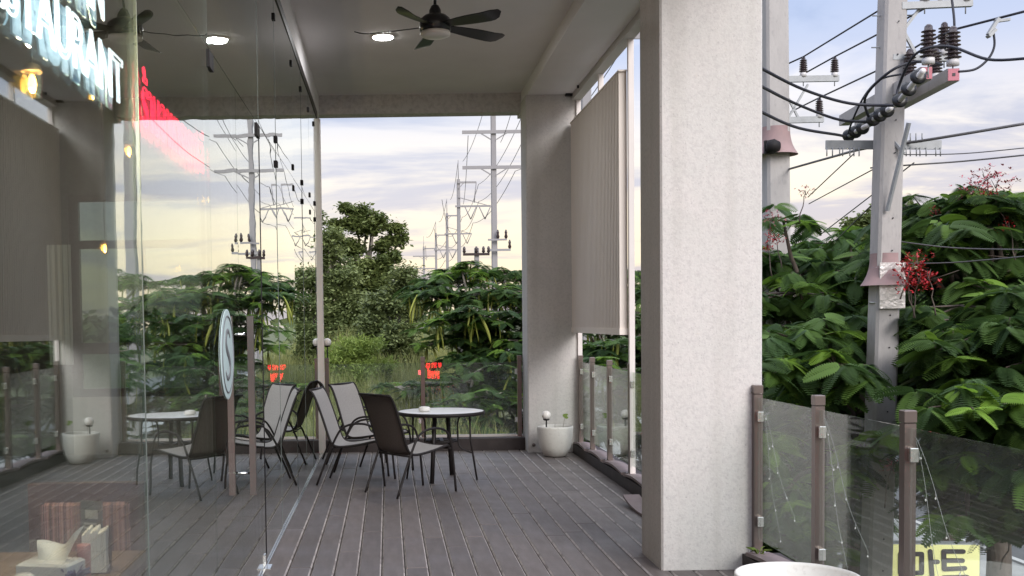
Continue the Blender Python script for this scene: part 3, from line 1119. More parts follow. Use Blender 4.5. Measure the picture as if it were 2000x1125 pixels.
for (nm, lb, x, y, mt, prof) in (
        ('spice_tin', 'small pinkish tin between tissue box and napkin holder', -0.985, 3.52, 'pink_tin', [(0.022, 0), (0.022, 0.10), (0.02, 0.104)]),
        ('condiment_jar', 'clear round condiment jar left of the tissue on the dining table', -1.10, 3.28, 'plastic_clear', [(0.035, 0), (0.038, 0.03), (0.036, 0.055), (0.02, 0.065)])):
    tag(MB().lathe(prof, (0, 0, 0), 18).build(nm, mt, None, (x, y, 0.751)), lb, nm.split('_')[1])
m_ = MB()
for k in range(9):
    a = k * 0.7
    m_.tube([(0, 0, 0.02), (0.02 * math.cos(a), 0.02 * math.sin(a), 0.045), (0.045 * math.cos(a), 0.045 * math.sin(a), 0.05 + 0.006 * (k % 3))], [0.012, 0.010, 0.003], 5, flat=0.35)
m_.sphere((0, 0, 0.022), 0.022, 10)
tag(m_.build('candy_wrapper', 'blue_wrap', None, (-0.965, 3.36, 0.751)), 'crumpled dark blue wrapper beside the napkin holder', 'wrapper')

# pendant lamps
pen_spots = [(at(63, 165, 3.45), 'caged amber pendant lamp nearest the white neon sign', 0.5),
             (at(181, 188, 11.6), 'small amber pendant lamp just below the white neon lettering', 0.62),
             (at(252, 296, 10.2), 'amber pendant lamp below the red neon lettering at its left end', 0.75),
             (at(205, 486, 11.5), 'low amber pendant lamp in front of the interior window', 0.7)]
for (p, lb, s) in pen_spots:
    o = empty('pendant_lamp', p)
    tag(o, lb, 'lamp', 'amber pendant lamps inside the restaurant')
    MB().tube([(0, 0, 0.13 * s), (0, 0, 4.296 - p.z)], 0.004, 6).build('cord', 'black_metal', o)
    MB().lathe([(0.012, 0.13 * s), (0.05 * s, 0.115 * s), (0.062 * s, 0.085 * s), (0.062 * s, 0.075 * s)], (0, 0, 0), 20).build('cap', 'brass', o)
    MB().lathe([(0.060 * s, 0.075 * s), (0.066 * s, 0.0), (0.056 * s, -0.085 * s)], (0, 0, 0), 20, caps=False).build('glass_shade', 'bulb_glass', o)
    MB().lathe([(0.006, 0.06 * s), (0.022 * s, 0.035 * s), (0.028 * s, 0.0), (0.02 * s, -0.035 * s), (0.004, -0.05 * s)], (0, 0, 0), 16).build('bulb', 'bulb_amber', o)
    lp = bpy.data.lights.new('bulb_light', 'POINT')
    lp.energy = 34 if s == 0.5 else 10 * s
    lp.color = (1, 0.78, 0.5)
    lp.shadow_soft_size = 0.0
    lo = bpy.data.objects.new('bulb_light', lp)
    COL.objects.link(lo)
    lo.parent = o
    lo.location = (0, 0, -0.10 * s)

# neon signs hung just inside the glass; they read from the terrace
NX = -0.838


def neon(label, body, size, y0, z0, tube_m, bev, backing, spacing, width=None, name='neon_sign', tall=1.0):
    o = empty(name, (NX, y0, z0))
    tag(o, label, 'neon sign')
    me = text_mesh('neon_tube', body, size, tube_m, bevel=bev, fill='NONE', spacing=spacing)
    xs = [v.co.x for v in me.vertices]
    k = 1.0 if width is None else width / (max(xs) - min(xs))
    rot = (R(90), 0, R(90))
    t = link_mesh('neon_tube', me, o, (0, 0, 0), rot, (k, tall, 1))
    if backing:
        mb = text_mesh('backing', body, size, backing, extrude=0.003, offset=0.020, spacing=spacing)
        link_mesh('acrylic_backing', mb, o, (-0.03, 0, 0), rot, (k, tall, 1))
    return o


neon('white neon lettering behind the glass, long lower word', 'RESTAURANT', 0.205, 2.24, 2.258, 'neon_white', 0.0038, 'acrylic', 1.0, 1.33)
neon('white neon lettering cut off at the top left, upper word', 'KOREAN', 0.205, 2.55, 2.47, 'neon_white', 0.0038, 'acrylic', 1.0, 0.80)
neon('red neon lettering in a looping script behind the glass', 'ร้านอาหารเกาหลี', 0.20, 3.86, 2.25, 'neon_red', 0.0034, 'acrylic_red', 1.0, 1.27, tall=1.2)
rb_ = neon('small red neon sign behind the viewer, mirrored in the far railing', 'อาหาร', 0.34, 0, 0, 'led_red', 0.022, None, 1.0, 0.42)
rb_.location = (1.36, -1.1, 0.42)
rb_.rotation_euler.z = R(90)
me_ = text_mesh('neon_tube', 'เกาหลี', 0.30, 'led_red', bevel=0.022, fill='NONE')
link_mesh('neon_tube', me_, rb_, (0, 0.06, -0.28), (R(90), 0, R(90)), (0.42, 1, 1))
box(-0.045, -0.035, -0.03, 0.47, -0.42, 0.34).build('stand', 'black_metal', rb_)

#@@FURN
# ================================================================== ceiling fan and downlight
FC = at(850, 46, 8.7)
fan = empty('ceiling_fan', (FC.x, FC.y, 4.33))
tag(fan, 'black five bladed ceiling fan with a round frosted light', 'ceiling fan')
hz = FC.z - 4.33
MB().tube([(0, 0, -0.002), (0, 0, hz + 0.13)], 0.012, 10).build('down_rod', 'fan_black', fan)
MB().lathe([(0.065, -0.001), (0.06, -0.04), (0.02, -0.07)], (0, 0, 0), 20).build('canopy', 'fan_black', fan)
MB().lathe([(0.014, 0.145), (0.03, 0.135), (0.046, 0.10), (0.048, 0.072), (0.085, 0.06), (0.115, 0.035), (0.122, 0.0), (0.122, -0.055), (0.112, -0.062)], (0, 0, hz), 32).build('motor_housing', 'fan_black', fan)
MB().lathe([(0.112, -0.0625), (0.118, -0.075), (0.116, -0.092), (0.09, -0.104), (0.04, -0.109)], (0, 0, hz), 32).build('light_diffuser', 'globe', fan)
for k in range(5):
    a0 = R(97 + 72 * k)
    m_ = MB()
    vs = []
    n = 12
    for i in range(n + 1):
        t = i / n
        r_ = 0.09 + 0.545 * t
        wd = 0.034 + 0.034 * math.sin(min(t * 1.5, 1) * math.pi / 2)
        if t > 0.8:
            wd *= math.sqrt(max(1 - ((t - 0.8) / 0.2) ** 2, 0.03)) * 0.9 + 0.1
        off = 0.03 * t * t
        zz = -0.028 - 0.035 * t + 0.03 * (max(t - 0.75, 0) * 4) ** 2
        tilt = R(-14)
        for s in (-1, 1):
            vs.append((r_, s * wd * math.cos(tilt) + off, zz + s * wd * math.sin(tilt)))
    m_.add(vs, [(2 * i, 2 * i + 2, 2 * i + 3, 2 * i + 1) for i in range(n)], 0, True)
    m_.add([(x, y, z + 0.007) for (x, y, z) in vs], [(2 * i + 1, 2 * i + 3, 2 * i + 2, 2 * i) for i in range(n)], 0, True)
    e = [(2 * i, 2 * i + 2) for i in range(n)] + [(2 * i + 3, 2 * i + 1) for i in range(n)] + [(1, 0), (2 * n, 2 * n + 1)]
    vv = vs + [(x, y, z + 0.007) for (x, y, z) in vs]
    q = len(vs)
    m_.add(vv, [(b, a, a + q, b + q) for (a, b) in e])
    b_ = m_.build('blade', 'fan_black', fan, (0, 0, hz))
    b_.rotation_euler.z = a0

dl = at(748, 70, 10.85)
o = empty('downlight', (dl.x, dl.y, 4.33))
tag(o, 'lit round recessed downlight in the terrace ceiling left of the fan', 'downlight')
MB().lathe([(0.118, -0.001), (0.116, -0.012), (0.098, -0.014)], (0, 0, 0), 32).build('trim', 'globe', o)
MB().lathe([(0.097, -0.0142), (0.096, -0.020)], (0, 0, 0), 32).build('diffuser', 'downlight', o)
lp = bpy.data.lights.new('downlight_beam', 'AREA')
lp.shape = 'DISK'
lp.size = 0.18
lp.energy = 9
lo = bpy.data.objects.new('downlight_beam', lp)
COL.objects.link(lo)
lo.parent = o
lo.location = (0, 0, -0.03)

# ================================================================== round table
TC = (0.515, 10.86)
tbl = empty('round_table', (*TC, 0))
tag(tbl, 'round white topped patio table with thin dark metal legs', 'table')
TZ = 0.68
MB().lathe([(0.415, TZ - 0.006), (0.418, TZ - 0.001), (0.412, TZ)], (0, 0, 0), 64).build('table_top', 'table_white', tbl)
MB().lathe([(0.415, TZ - 0.035), (0.432, TZ - 0.03), (0.434, TZ - 0.004), (0.419, TZ + 0.001)], (0, 0, 0), 64, caps=False).build('rim', 'dark_frame', tbl)
for k, (fx, fy) in enumerate(((-0.11, -0.29), (0.34, -0.09), (0.115, 0.30), (-0.345, 0.09))):
    d = Vector((fx, fy, 0)).normalized()
    m_ = MB()
    if k in (0, 2):
        s = Vector((-d.y, d.x, 0))
        top, bot = d * 0.20, Vector((fx, fy, 0))
        m_.tube([top + Vector((0, 0, TZ - 0.03)), bot.lerp(top, 0.5) + Vector((0, 0, 0.34)), bot + Vector((0, 0, 0.002))], 0.021, 4, flat=0.6)
    else:
        m_.tube([d * 0.285 + Vector((0, 0, TZ - 0.03)), d * 0.29 + Vector((0, 0, 0.4)), Vector((fx, fy, 0.002))], 0.0095, 8)
        m_.tube(spline([d * 0.22 + Vector((0, 0, TZ - 0.03)), d * 0.17 + Vector((0, 0, TZ - 0.09)), d * 0.165 + Vector((0, 0, 0.42)), d * 0.19 + Vector((0, 0, 0.32)), d * 0.305 + Vector((0, 0, 0.27))], 6), 0.0085, 8)
    m_.build('leg', 'dark_frame', tbl)
m_ = MB()
m_.box(-0.15, 0.15, -0.016, 0.016, 0.37, 0.40).box(-0.016, 0.016, -0.15, -0.0165, 0.37, 0.40).box(-0.016, 0.016, 0.0165, 0.15, 0.37, 0.40)
m_.tube([(0.15 * math.cos(a), 0.15 * math.sin(a), 0.385) for a in [2 * math.pi * k / 24 for k in range(24)]], 0.012, 6, closed=True)
m_.build('brace_ring', 'dark_frame', tbl)
ap = at(829, 797, 10.8)
m_ = MB().lathe([(0.040, 0), (0.056, 0.008), (0.060, 0.025), (0.052, 0.042), (0.034, 0.048), (0.028, 0.046), (0.026, 0.02)], (0, 0, 0), 28)
tag(m_.build('ashtray', 'ceramic', None, (ap.x, ap.y, TZ + 0.001)), 'small round white ceramic ashtray on the table', 'ashtray')

# ================================================================== patio chairs


def make_chair():
    root = empty('patio_chair')
    hw = 0.225
    prof = [(-0.405, 0.915), (-0.375, 0.895), (-0.335, 0.82), (-0.27, 0.64), (-0.215, 0.47), (-0.185, 0.405), (-0.14, 0.375), (-0.06, 0.372), (0.10, 0.395), (0.235, 0.425), (0.275, 0.42), (0.285, 0.405)]
    crv = spline([(x, 0, z) for x, z in prof], 3)
    for s in (-1, 1):
        MB().tube([(p.x, s * hw, p.z) for p in crv], 0.0118, 8).build('side_rail', 'dark_frame', root)
        arm = [(-0.335, 0.002), (-0.20, 0.33), (-0.115, 0.50), (-0.06, 0.56), (0.03, 0.592), (0.15, 0.592), (0.235, 0.555), (0.275, 0.47), (0.30, 0.36), (0.335, 0.002)]
        MB().tube(spline([(x, s * (hw + 0.020), z) for x, z in arm], 4), 0.0108, 8).build('arm_and_legs', 'dark_frame', root)
    for (x, z, e_, r_) in ((-0.40, 0.912, 0.0, 0.011), (-0.175, 0.36, 0.02, 0.010), (0.28, 0.40, 0.02, 0.010)):
        MB().tube([(x, -hw - e_, z), (x, hw + e_, z)], r_, 8).build('cross_rail', 'dark_frame', root)
    m_ = MB()
    n = 7
    vt, vb = [], []
    pts = crv[1:-1]
    for i, p in enumerate(pts):
        t = i / (len(pts) - 1)
        a = pts[max(i - 1, 0)]
        b = pts[min(i + 1, len(pts) - 1)]
        tg = (b - a).normalized()
        nrm = Vector((tg.z, 0, -tg.x))
        if nrm.x < 0 and nrm.z < 0:
            nrm = -nrm
        nrm = Vector((-tg.z, 0, tg.x))
        for j in range(n + 1):
            y = -hw + 2 * hw * j / n
            dip = -0.012 * (1 - (2 * j / n - 1) ** 2)
            vt.append(Vector((p.x, y, p.z)) + nrm * (0.003 + dip))
            vb.append(Vector((p.x, y, p.z)) + nrm * (-0.003 + dip))
    k = n + 1
    fs = [(i * k + j, i * k + j + 1, (i + 1) * k + j + 1, (i + 1) * k + j) for i in range(len(pts) - 1) for j in range(n)]
    me = bpy.data.meshes.new('sling')
    nv = len(vt)
    me.from_pydata([tuple(v) for v in vt + vb], [], fs + [tuple(nv + i for i in f[::-1]) for f in fs])
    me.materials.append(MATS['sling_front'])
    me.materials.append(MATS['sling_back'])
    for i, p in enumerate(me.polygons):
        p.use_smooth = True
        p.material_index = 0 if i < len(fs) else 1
    link_mesh('sling', me, root)
    return root


c0 = make_chair()
spots = [((0.19, 10.08), 36.0, 'dark framed patio chair seen from behind in front of the round table'),
         ((-0.325, 10.76), -12.0, 'grey patio chair at the left, nearest the glass wall, seen from its side'),
         ((-0.165, 11.52), -32.0, 'grey patio chair on the far left side of the table, between its two neighbours'),
         ((-0.40, 12.42), 8.0, 'patio chair farthest back, mostly hidden beside the mullion')]
for i, ((x, y), a, lb) in enumerate(spots):
    o = c0 if i == 0 else copy_tree(c0)
    o.location = (x, y, 0)
    o.rotation_euler.z = R(a)
    tag(o, lb, 'chair', 'patio chairs around the round table')

# ================================================================== planters and lamps


def leaf_disc(m_, c, r, nrm):
    c = Vector(c)
    q = Vector(nrm).to_track_quat('Z', 'Y')
    vs = [c]
    for k in range(14):
        a = 2 * math.pi * k / 14
        rr = r * (1 + 0.08 * math.sin(3 * a)) * (0.35 if k == 0 else 1)
        vs.append(c + q @ Vector((rr * math.cos(a), rr * math.sin(a), 0.004 * math.sin(2 * a))))
    m_.add(vs, [(0, k, k % 14 + 1) for k in range(1, 15)], 0, True)


pp = empty('planter', (1.90, 12.62, 0))
tag(pp, 'small round white planter in the far corner beside the pillar', 'planter')
MB().lathe([(0.095, 0.0), (0.13, 0.012), (0.175, 0.10), (0.198, 0.22), (0.205, 0.325), (0.203, 0.345), (0.192, 0.348), (0.186, 0.33), (0.182, 0.28)], (0, 0, 0), 40).build('pot', 'planter', pp)
MB().lathe([(0.005, 0.302), (0.10, 0.30), (0.184, 0.295)], (0, 0, 0), 28).build('soil', 'soil', pp)
pb = empty('seedling', (1.985, 12.60, 0.296))
tag(pb, 'single round leaved seedling growing in the small white planter', 'plant')
MB().tube([(0, 0, 0), (0.01, 0, 0.08), (0.03, 0, 0.155)], [0.004, 0.003, 0.0025], 6).build('stem', 'twig', pb)
m_ = MB()
leaf_disc(m_, (0.035, -0.005, 0.165), 0.036, (0.15, -0.75, 0.6))
m_.build('leaf', 'limebush', pb)
m_ = MB().tube([(-0.09, 0.0, 0.0), (-0.088, 0.0, 0.075)], 0.0035, 5).tube([(-0.02, 0.02, 0.0), (-0.022, 0.02, 0.035)], 0.0035, 5)
m_.build('dry_stub', 'twig', pb)


def globe_lamp(label, x, y, zb, zc, r, stem):
    o = empty('garden_lamp', (x, y, zb))
    tag(o, label, 'lamp')
    m2 = MB().tube([(0, 0, 0), (0, 0, zc - zb - r * 0.8)], stem, 8)
    m2.lathe([(r * 0.45, zc - zb - r * 1.15), (r * 0.7, zc - zb - r * 1.0), (r * 0.72, zc - zb - r * 0.82)], (0, 0, 0), 16)
    m2.build('stem', 'black_metal', o)
    MB().sphere((0, 0, zc - zb), r, 24).build('globe', 'globe', o)
    return o


globe_lamp('tiny white globe lamp stuck in the small planter', 1.795, 12.58, 0.296, 0.475, 0.052, 0.008)
gl_p = at(639, 668, 13.75)
globe_lamp('white globe lamp on a thin black stem beyond the far railing', gl_p.x + 0.01, 13.58, 0.147, gl_p.z, 0.05, 0.007)

bp_ = empty('planter', (1.835, 4.95, 0))
tag(bp_, 'large round cream planter in the right foreground, only its rim in view', 'planter')
MB().lathe([(0.15, 0.0), (0.18, 0.01), (0.235, 0.10), (0.265, 0.24), (0.274, 0.37), (0.272, 0.388), (0.258, 0.392), (0.250, 0.378), (0.244, 0.32)], (0, 0, 0), 56).build('pot', 'planter', bp_)
MB().lathe([(0.005, 0.325), (0.12, 0.32), (0.246, 0.312)], (0, 0, 0), 40).build('soil', 'sand', bp_)
wd_ = MB()
for k in range(16):
    a = random.uniform(0, 6.28)
    l_ = random.uniform(0.03, 0.085)
    wd_.tube([(0, 0, 0), (l_ * 0.4 * math.cos(a), l_ * 0.4 * math.sin(a), l_ * 0.7), (l_ * math.cos(a), l_ * math.sin(a), l_ * 0.75)], [0.003, 0.006, 0.001], 4, flat=0.3)
tag(wd_.build('weed', 'limebush', None, (2.225, 6.62, 0.102)), 'small weed at the foot of the near pillar', 'weed')

# string lights draped on the near railing bays
for bi, (a, b, lb) in enumerate(((5.78, 6.735, 'thin fairy light string hanging in the railing bay beside the pillar'),
                                 (4.78, 5.78, 'thin fairy light string hanging in the middle railing bay'),
                                 (3.78, 4.78, 'thin fairy light string hanging in the railing bay at the frame edge'))):
    o = empty('fairy_lights', (RX + 0.02, b, 1.05))
    tag(o, lb, 'string lights', 'fairy lights on the railing')
    m_, m2 = MB(), MB()
    for (dy, dz, cv) in ((-0.55, -0.62, 0.14), (-0.33, -0.78, 0.10)):
        pts = [Vector((0.008 * math.sin(7 * t), dy * t, dz * (t ** 1.3) - cv * math.sin(math.pi * t) * 0.6)) for t in [k / 14 for k in range(15)]]
        m_.tube(pts, 0.0011, 5)
        for k in range(2, 15, 3):
            d = Vector((0, random.uniform(-0.03, 0.03), -0.025))
            m_.tube([pts[k], pts[k] + d], 0.0016, 4)
            m2.sphere(pts[k] + d, 0.0042, 6, sz=1.5)
    m_.build('wire', 'string_wire', o)
    m2.build('bulbs', 'tiny_bulb', o)

#@@OUT
# ================================================================== yellow street sign


def hangul_sign():
    c = at(1822, 1062, 15.0)
    W, Hh = 1.24, 1.66
    o = empty('street_sign', (c.x, 15.0, GZ + 0.10), R(-6))
    tag(o, 'yellow light box sign with dark rounded lettering standing below the terrace', 'sign')
    zt = c.z - GZ - 0.10
    body = box(-W / 2, W / 2, 0.0, 0.22, zt - Hh, zt, ch=0.012).build('sign_box', 'galv', o)
    face = box(-W / 2 + 0.015, W / 2 - 0.015, -0.012, -0.001, zt - Hh + 0.02, zt - 0.012).build('face', 'sign_yellow', body)
    for x in (-0.45, 0.45):
        box(x - 0.03, x + 0.03, 0.08, 0.14, 0, zt - Hh - 0.001).build('leg', 'galv', o)
    t = 0.062

    def stroke(m_, p, q, th=t):
        p, q = Vector(p), Vector(q)
        d = q - p
        a = math.atan2(d.y, d.x)
        poly = []
        for k in range(7):
            w_ = a - math.pi / 2 + math.pi * k / 6
            poly.append((q.x + th / 2 * math.cos(w_), q.y + th / 2 * math.sin(w_)))
        for k in range(7):
            w_ = a + math.pi / 2 + math.pi * k / 6
            poly.append((p.x + th / 2 * math.cos(w_), p.y + th / 2 * math.sin(w_)))
        m_.prism(poly, -0.022 - stroke.k, -0.0125, 'Y')
        stroke.k += 0.0006
    stroke.k = 0
    z = zt
    m_ = MB()
    # left syllable: a box and an upright with a tick
    for (p, q) in (((-0.43, -0.14), (-0.15, -0.14)), ((-0.43, -0.40), (-0.15, -0.40)), ((-0.43, -0.14), (-0.43, -0.40)), ((-0.15, -0.14), (-0.15, -0.40)),
                   ((-0.04, -0.10), (0.0, -0.62)), ((-0.01, -0.245), (0.055, -0.245))):
        stroke(m_, (p[0], z + p[1]), (q[0], z + q[1]))
    m_.build('lettering', 'sign_dark', face)
    m_ = MB()
    # right syllable: three bars on an upright, a long bar below
    for (p, q) in (((0.135, -0.10), (0.39, -0.10)), ((0.135, -0.225), (0.38, -0.225)), ((0.145, -0.345), (0.41, -0.33)), ((0.135, -0.10), (0.145, -0.345)),
                   ((0.14, -0.46), (0.44, -0.45))):
        stroke(m_, (p[0], z + p[1]), (q[0], z + q[1]))
    m_.build('lettering', 'sign_dark', face)


hangul_sign()

# ================================================================== utility poles
CABLES = []


def tilted_pole(o, foot, top, wb, wt, m_, name='shaft', loc=None):
    """square tapered shaft with chamfered corners"""
    mm = MB()
    f, t = Vector(foot), Vector(top)
    vs = []
    for (p, w_) in ((f, wb / 2), (t, wt / 2)):
        c = w_ * 0.22
        for (a, b) in ((-w_ + c, -w_), (w_ - c, -w_), (w_, -w_ + c), (w_, w_ - c), (w_ - c, w_), (-w_ + c, w_), (-w_, w_ - c), (-w_, -w_ + c)):
            vs.append(p + Vector((a, b, 0)))
    fs = [tuple(range(7, -1, -1)), tuple(range(8, 16))] + [(i, (i + 1) % 8, 8 + (i + 1) % 8, 8 + i) for i in range(8)]
    mm.add(vs, fs)
    return mm.build(name, m_, o)


def pin_insulator(parent, p, h=0.30, r=0.062, dark='porcelain', base=True):
    m_ = MB()
    prof = [(0.012, 0.0), (0.014, 0.02)]
    n = 7
    z = 0.07
    for i in range(n):
        rr = r * (0.98 - 0.18 * i / n)
        prof += [(rr * 0.62, z), (rr, z + 0.008), (rr * 0.98, z + 0.014), (rr * 0.6, z + 0.022)]
        z += (h - 0.11) / n
    prof += [(r * 0.45, h - 0.02), (0.018, h)]
    m_.lathe(prof, (0, 0, 0), 18)
    o = m_.build('insulator', dark, parent, p)
    if base:
        MB().lathe([(r * 0.72, -0.002), (r * 0.72, 0.055), (r * 0.5, 0.068)], (0, 0, 0), 16).build('collar', 'white_insulator', o)
        MB().tube([(0, 0, -0.14), (0, 0, -0.003)], 0.008, 6).build('pin', 'galv', o)
    return o


def guard(parent, p, r0, r1, h, label=None):
    """flared animal guard skirt"""
    prof = []
    for i in range(9):
        t = i / 8
        prof.append((r0 + (r1 - r0) * (t ** 2.6), -h * t))
    prof2 = [(r + 0.006, z - 0.001) for (r, z) in prof]
    m_ = MB().lathe(prof, (0, 0, 0), 28, caps=False)
    m_.lathe(prof2, (0, 0, 0), 28, caps=False)
    return m_.build('animal_guard', 'guard_pink', parent, p)


# the near pole
PY = 12.5
pf, pt = at(1727, 560, PY), at(1743, 0, PY)
sl_ = (pt - pf) / (pt.z - pf.z)
zbase = GZ - 0.05
pfoot = pf + sl_ * (zbase - pf.z)
ptop = pf + sl_ * (7.6 - pf.z)
npole = empty('utility_pole', pfoot)
tag(npole, 'square concrete utility pole in front of the flame tree, with dark insulators', 'utility pole')
lo_ = lambda p: Vector(p) - pfoot
tilted_pole(npole, lo_(pfoot), lo_(ptop), 0.285, 0.235, 'concrete')
m_ = MB()
for k in range(26):
    z = -2.4 + 0.36 * k
    c = pfoot + sl_ * (z - zbase)
    m_.lathe([(0.009, 0), (0.009, 0.004)], lo_(c + Vector((0.015, -0.142, 0))), 8, axis='Y')
m_.build('bolt_holes', 'sign_dark', npole)
m_ = MB()
for z in (4.55, 4.9):
    c = pfoot + sl_ * (z - zbase)
    m_.tube([lo_(c + Vector((-0.22, 0, 0))), lo_(c + Vector((0.24, 0, 0)))], 0.008, 6)
m_.build('step_bolts', 'galv', npole)
gz = at(1725, 495, PY).z
gp = pfoot + sl_ * (gz - zbase)
guard(npole, lo_(gp), 0.152, 0.255, 0.36)
bxp = MB()
gq = pfoot + sl_ * (gz - 0.12 - zbase)
bxp.box(gq.x - 0.13, gq.x + 0.15, gq.y - 0.175, gq.y - 0.15, gz - 0.62, gz - 0.11)
bxp = MB().add([lo_(v) for v in bxp.v], bxp.f)
bxp.build('foil_wrap', 'foil', npole)
bxp = MB()
for zz in (gz - 0.55, gz - 0.16):
    bxp.tube([lo_((gq.x + 0.16 * math.cos(a), gq.y + 0.165 * math.sin(a), zz)) for a in [2 * math.pi * k / 20 for k in range(20)]], 0.008, 5, closed=True)
bxp.build('strap', 'steel', npole)

# steel bracket at the top right of the pole
bA, bB = at(1760, 12, PY - 0.1), at(1898, 6, PY - 0.1)
bC, bD = at(1760, 112, PY - 0.1), at(1835, 115, PY - 0.1)
m_ = MB()
def bar(m_, a, b, w_=0.05, h_=0.06):
    a, b = Vector(a), Vector(b)
    d = (b - a)
    L_ = d.length
    q = d.to_track_quat('X', 'Z').to_matrix().to_4x4()
    M_ = Matrix.Translation(a) @ q
    m_.box(0, L_, -w_ / 2, w_ / 2, -h_ / 2, h_ / 2, M=M_)
bar(m_, lo_(bA) , lo_(bB), 0.06, 0.075)
bar(m_, lo_(bA + Vector((0, 0.002, -0.04))), lo_(bC + Vector((0, 0.002, 0.0))), 0.05, 0.05)
bar(m_, lo_(bC + Vector((-0.1, 0, 0))), lo_(bD + Vector((0.15, 0, 0))), 0.06, 0.06)
bar(m_, lo_(at(1765, 58, PY - 0.06)), lo_(at(1795, 18, PY - 0.06)), 0.03, 0.03)
bar(m_, lo_(at(1765, 62, PY - 0.06)), lo_(at(1790, 108, PY - 0.06)), 0.03, 0.03)
m_.build('steel_bracket', 'galv', npole)
for px in (1806, 1886):
    p = at(px, 2, PY - 0.1)
    pin_insulator(npole, lo_(p), 0.34, 0.07)

# double crossarm running away from the viewer, wooden-grey with red painted tips
zA = 4.02
def arm_pt(px, py, z):
    c = at(px, py, 10.0)
    r = c - Vector((0, 0, EYE))
    t = (z - EYE) / r.z
    return Vector((0, 0, EYE)) + r * t
a1, a0 = arm_pt(1862, 146, zA), arm_pt(1678, 245, zA)
b1 = arm_pt(1809, 143, zA + 0.04)
b0 = b1 + (a0 - a1) * 0.92
arms = MB()
bar(arms, lo_(a0), lo_(a1), 0.12, 0.13)
arms.build('crossarm', 'concrete', npole)
arms = MB()
bar(arms, lo_(b0), lo_(b1), 0.12, 0.13)
arms.build('crossarm', 'concrete', npole)
for (p, q) in ((a1, a0), (b1, b0)):
    d = (p - q).normalized()
    tm = MB()
    bar(tm, lo_(p), lo_(p + d * 0.012), 0.11, 0.12)
    tp = tm.build('painted_tip', 'arm_tip', npole)
    bh = MB()
    bar(bh, lo_(p + d * 0.0125), lo_(p + d * 0.016), 0.03, 0.03)
    bh.build('bolt_hole', 'sign_dark', tp)
adir = (a1 - a0).normalized()
INS = []
for (px, py, base, hh) in ((1861, 128, a1, 0.40), (1813, 125, b1, 0.40), (1844, 70, None, 0.36), (1777, 160, None, 0.36), (1741, 184, None, 0.36), (1827, 155, None, 0.34)):
    p = arm_pt(px, py, zA + 0.10)
    if base is None and py == 70:
        p = at(px, 113, PY - 0.1) + Vector((0, 0, 0.03))
    INS.append(p)
    pin_insulator(npole, lo_(p), hh, 0.085 if hh > 0.36 else 0.075)
# brace strut
bar_m = MB()
bar(bar_m, lo_(at(1775, 240, 12.1)), lo_(at(1733, 412, 12.33)), 0.035, 0.035)
bar(bar_m, lo_(at(1735, 262, 12.45)), lo_(at(1765, 300, 12.3)), 0.03, 0.03)
bar_m.build('brace', 'galv', npole)
# dead-end strings of three discs each
STR = []
for (s0, s1) in (((1803, 138, 10.6), (1750, 206, 11.5)), ((1740, 211, 11.7), (1700, 237, 12.5)), ((1692, 246, 12.6), (1652, 268, 13.4))):
    p, q = at(*s0), at(*s1)
    STR.append((p, q))
    st = MB().tube([lo_(p), lo_(q)], 0.028, 8).build('strain_insulator', 'white_insulator', npole)
    d = (q - p)
    qd = d.to_track_quat('Z', 'X')
    for k in range(3):
        c = p + d * (0.14 + 0.34 * k)
        dm = MB().lathe([(0.03, 0.0), (0.058, 0.004), (0.076, 0.022), (0.072, 0.026), (0.05, 0.014), (0.034, 0.02), (0.034, 0.035)], (0, 0, 0), 20)
        dm = MB().add([lo_(c) + qd @ Vector(v) for v in dm.v], dm.f, 0, True)
        dm.build('disc', 'disc_black', st)
# telecom bar with hooks
m_ = MB()
bar(m_, lo_(at(1613, 283, 12.75)), lo_(at(1838, 283, 12.75)), 0.03, 0.10)
m_.build('telecom_bar', 'galv', npole)
m_ = MB()
for px in (1615, 1626, 1640, 1646, 1660, 1668, 1678, 1770, 1778, 1790, 1797, 1809, 1828, 1837):
    p = lo_(at(px, 288, 12.72))
    m_.tube([p, p + Vector((0, 0, -0.10))], 0.007, 5)
for px in (1778, 1789, 1801):
    p = lo_(at(px, 276, 12.72))
    m_.tube([p, p + Vector((0, 0, 0.09))], 0.007, 5)
tag(m_.build('hooks', 'galv', npole), kind='stuff')

# second, taller pole beside the pillar
P2Y = 17.0
q0, q1 = at(1516, 560, P2Y), at(1512, 0, P2Y)
sl2 = (q1 - q0) / (q1.z - q0.z)
q_foot = q0 + sl2 * (zbase - q0.z)
q_top = q0 + sl2 * (14.0 - q0.z)
pole2 = empty('utility_pole', q_foot)
tag(pole2, 'tall concrete pole just right of the near pillar with a pinkish collar', 'utility pole')
l2 = lambda p: Vector(p) - q_foot
tilted_pole(pole2, l2(q_foot), l2(q_top), 0.37, 0.31, 'concrete')
gz2 = at(1513, 249, P2Y).z
gp2 = q_foot + sl2 * (gz2 - zbase)
guard(pole2, l2(gp2), 0.21, 0.33, 0.42)
mb_ = MB()
for py, px1 in ((155, 1638), (235, 1608)):
    bar(mb_, l2(at(1530, py, P2Y - 0.1)), l2(at(px1, py - 2, P2Y - 0.1)), 0.06, 0.09)
bar(mb_, l2(at(1540, 230, P2Y - 0.1)), l2(at(1578, 165, P2Y - 0.1)), 0.03, 0.03)
bar(mb_, l2(at(1540, 192, P2Y - 0.1)), l2(at(1560, 232, P2Y - 0.1)), 0.03, 0.03)
mb_.build('steel_bracket', 'galv', pole2)
I2 = []
for (px, py) in ((1569, 150), (1630, 150), (1600, 230)):
    p = at(px, py, P2Y - 0.1)
    I2.append(p + Vector((0, 0, 0.30)))
    pin_insulator(pole2, l2(p), 0.30, 0.065)
cmp_ = MB()
cmp_.lathe([(0.03, 0), (0.09, 0.02), (0.11, 0.12), (0.07, 0.2)], l2(at(1496, 286, 16.7)), 14, axis='X')
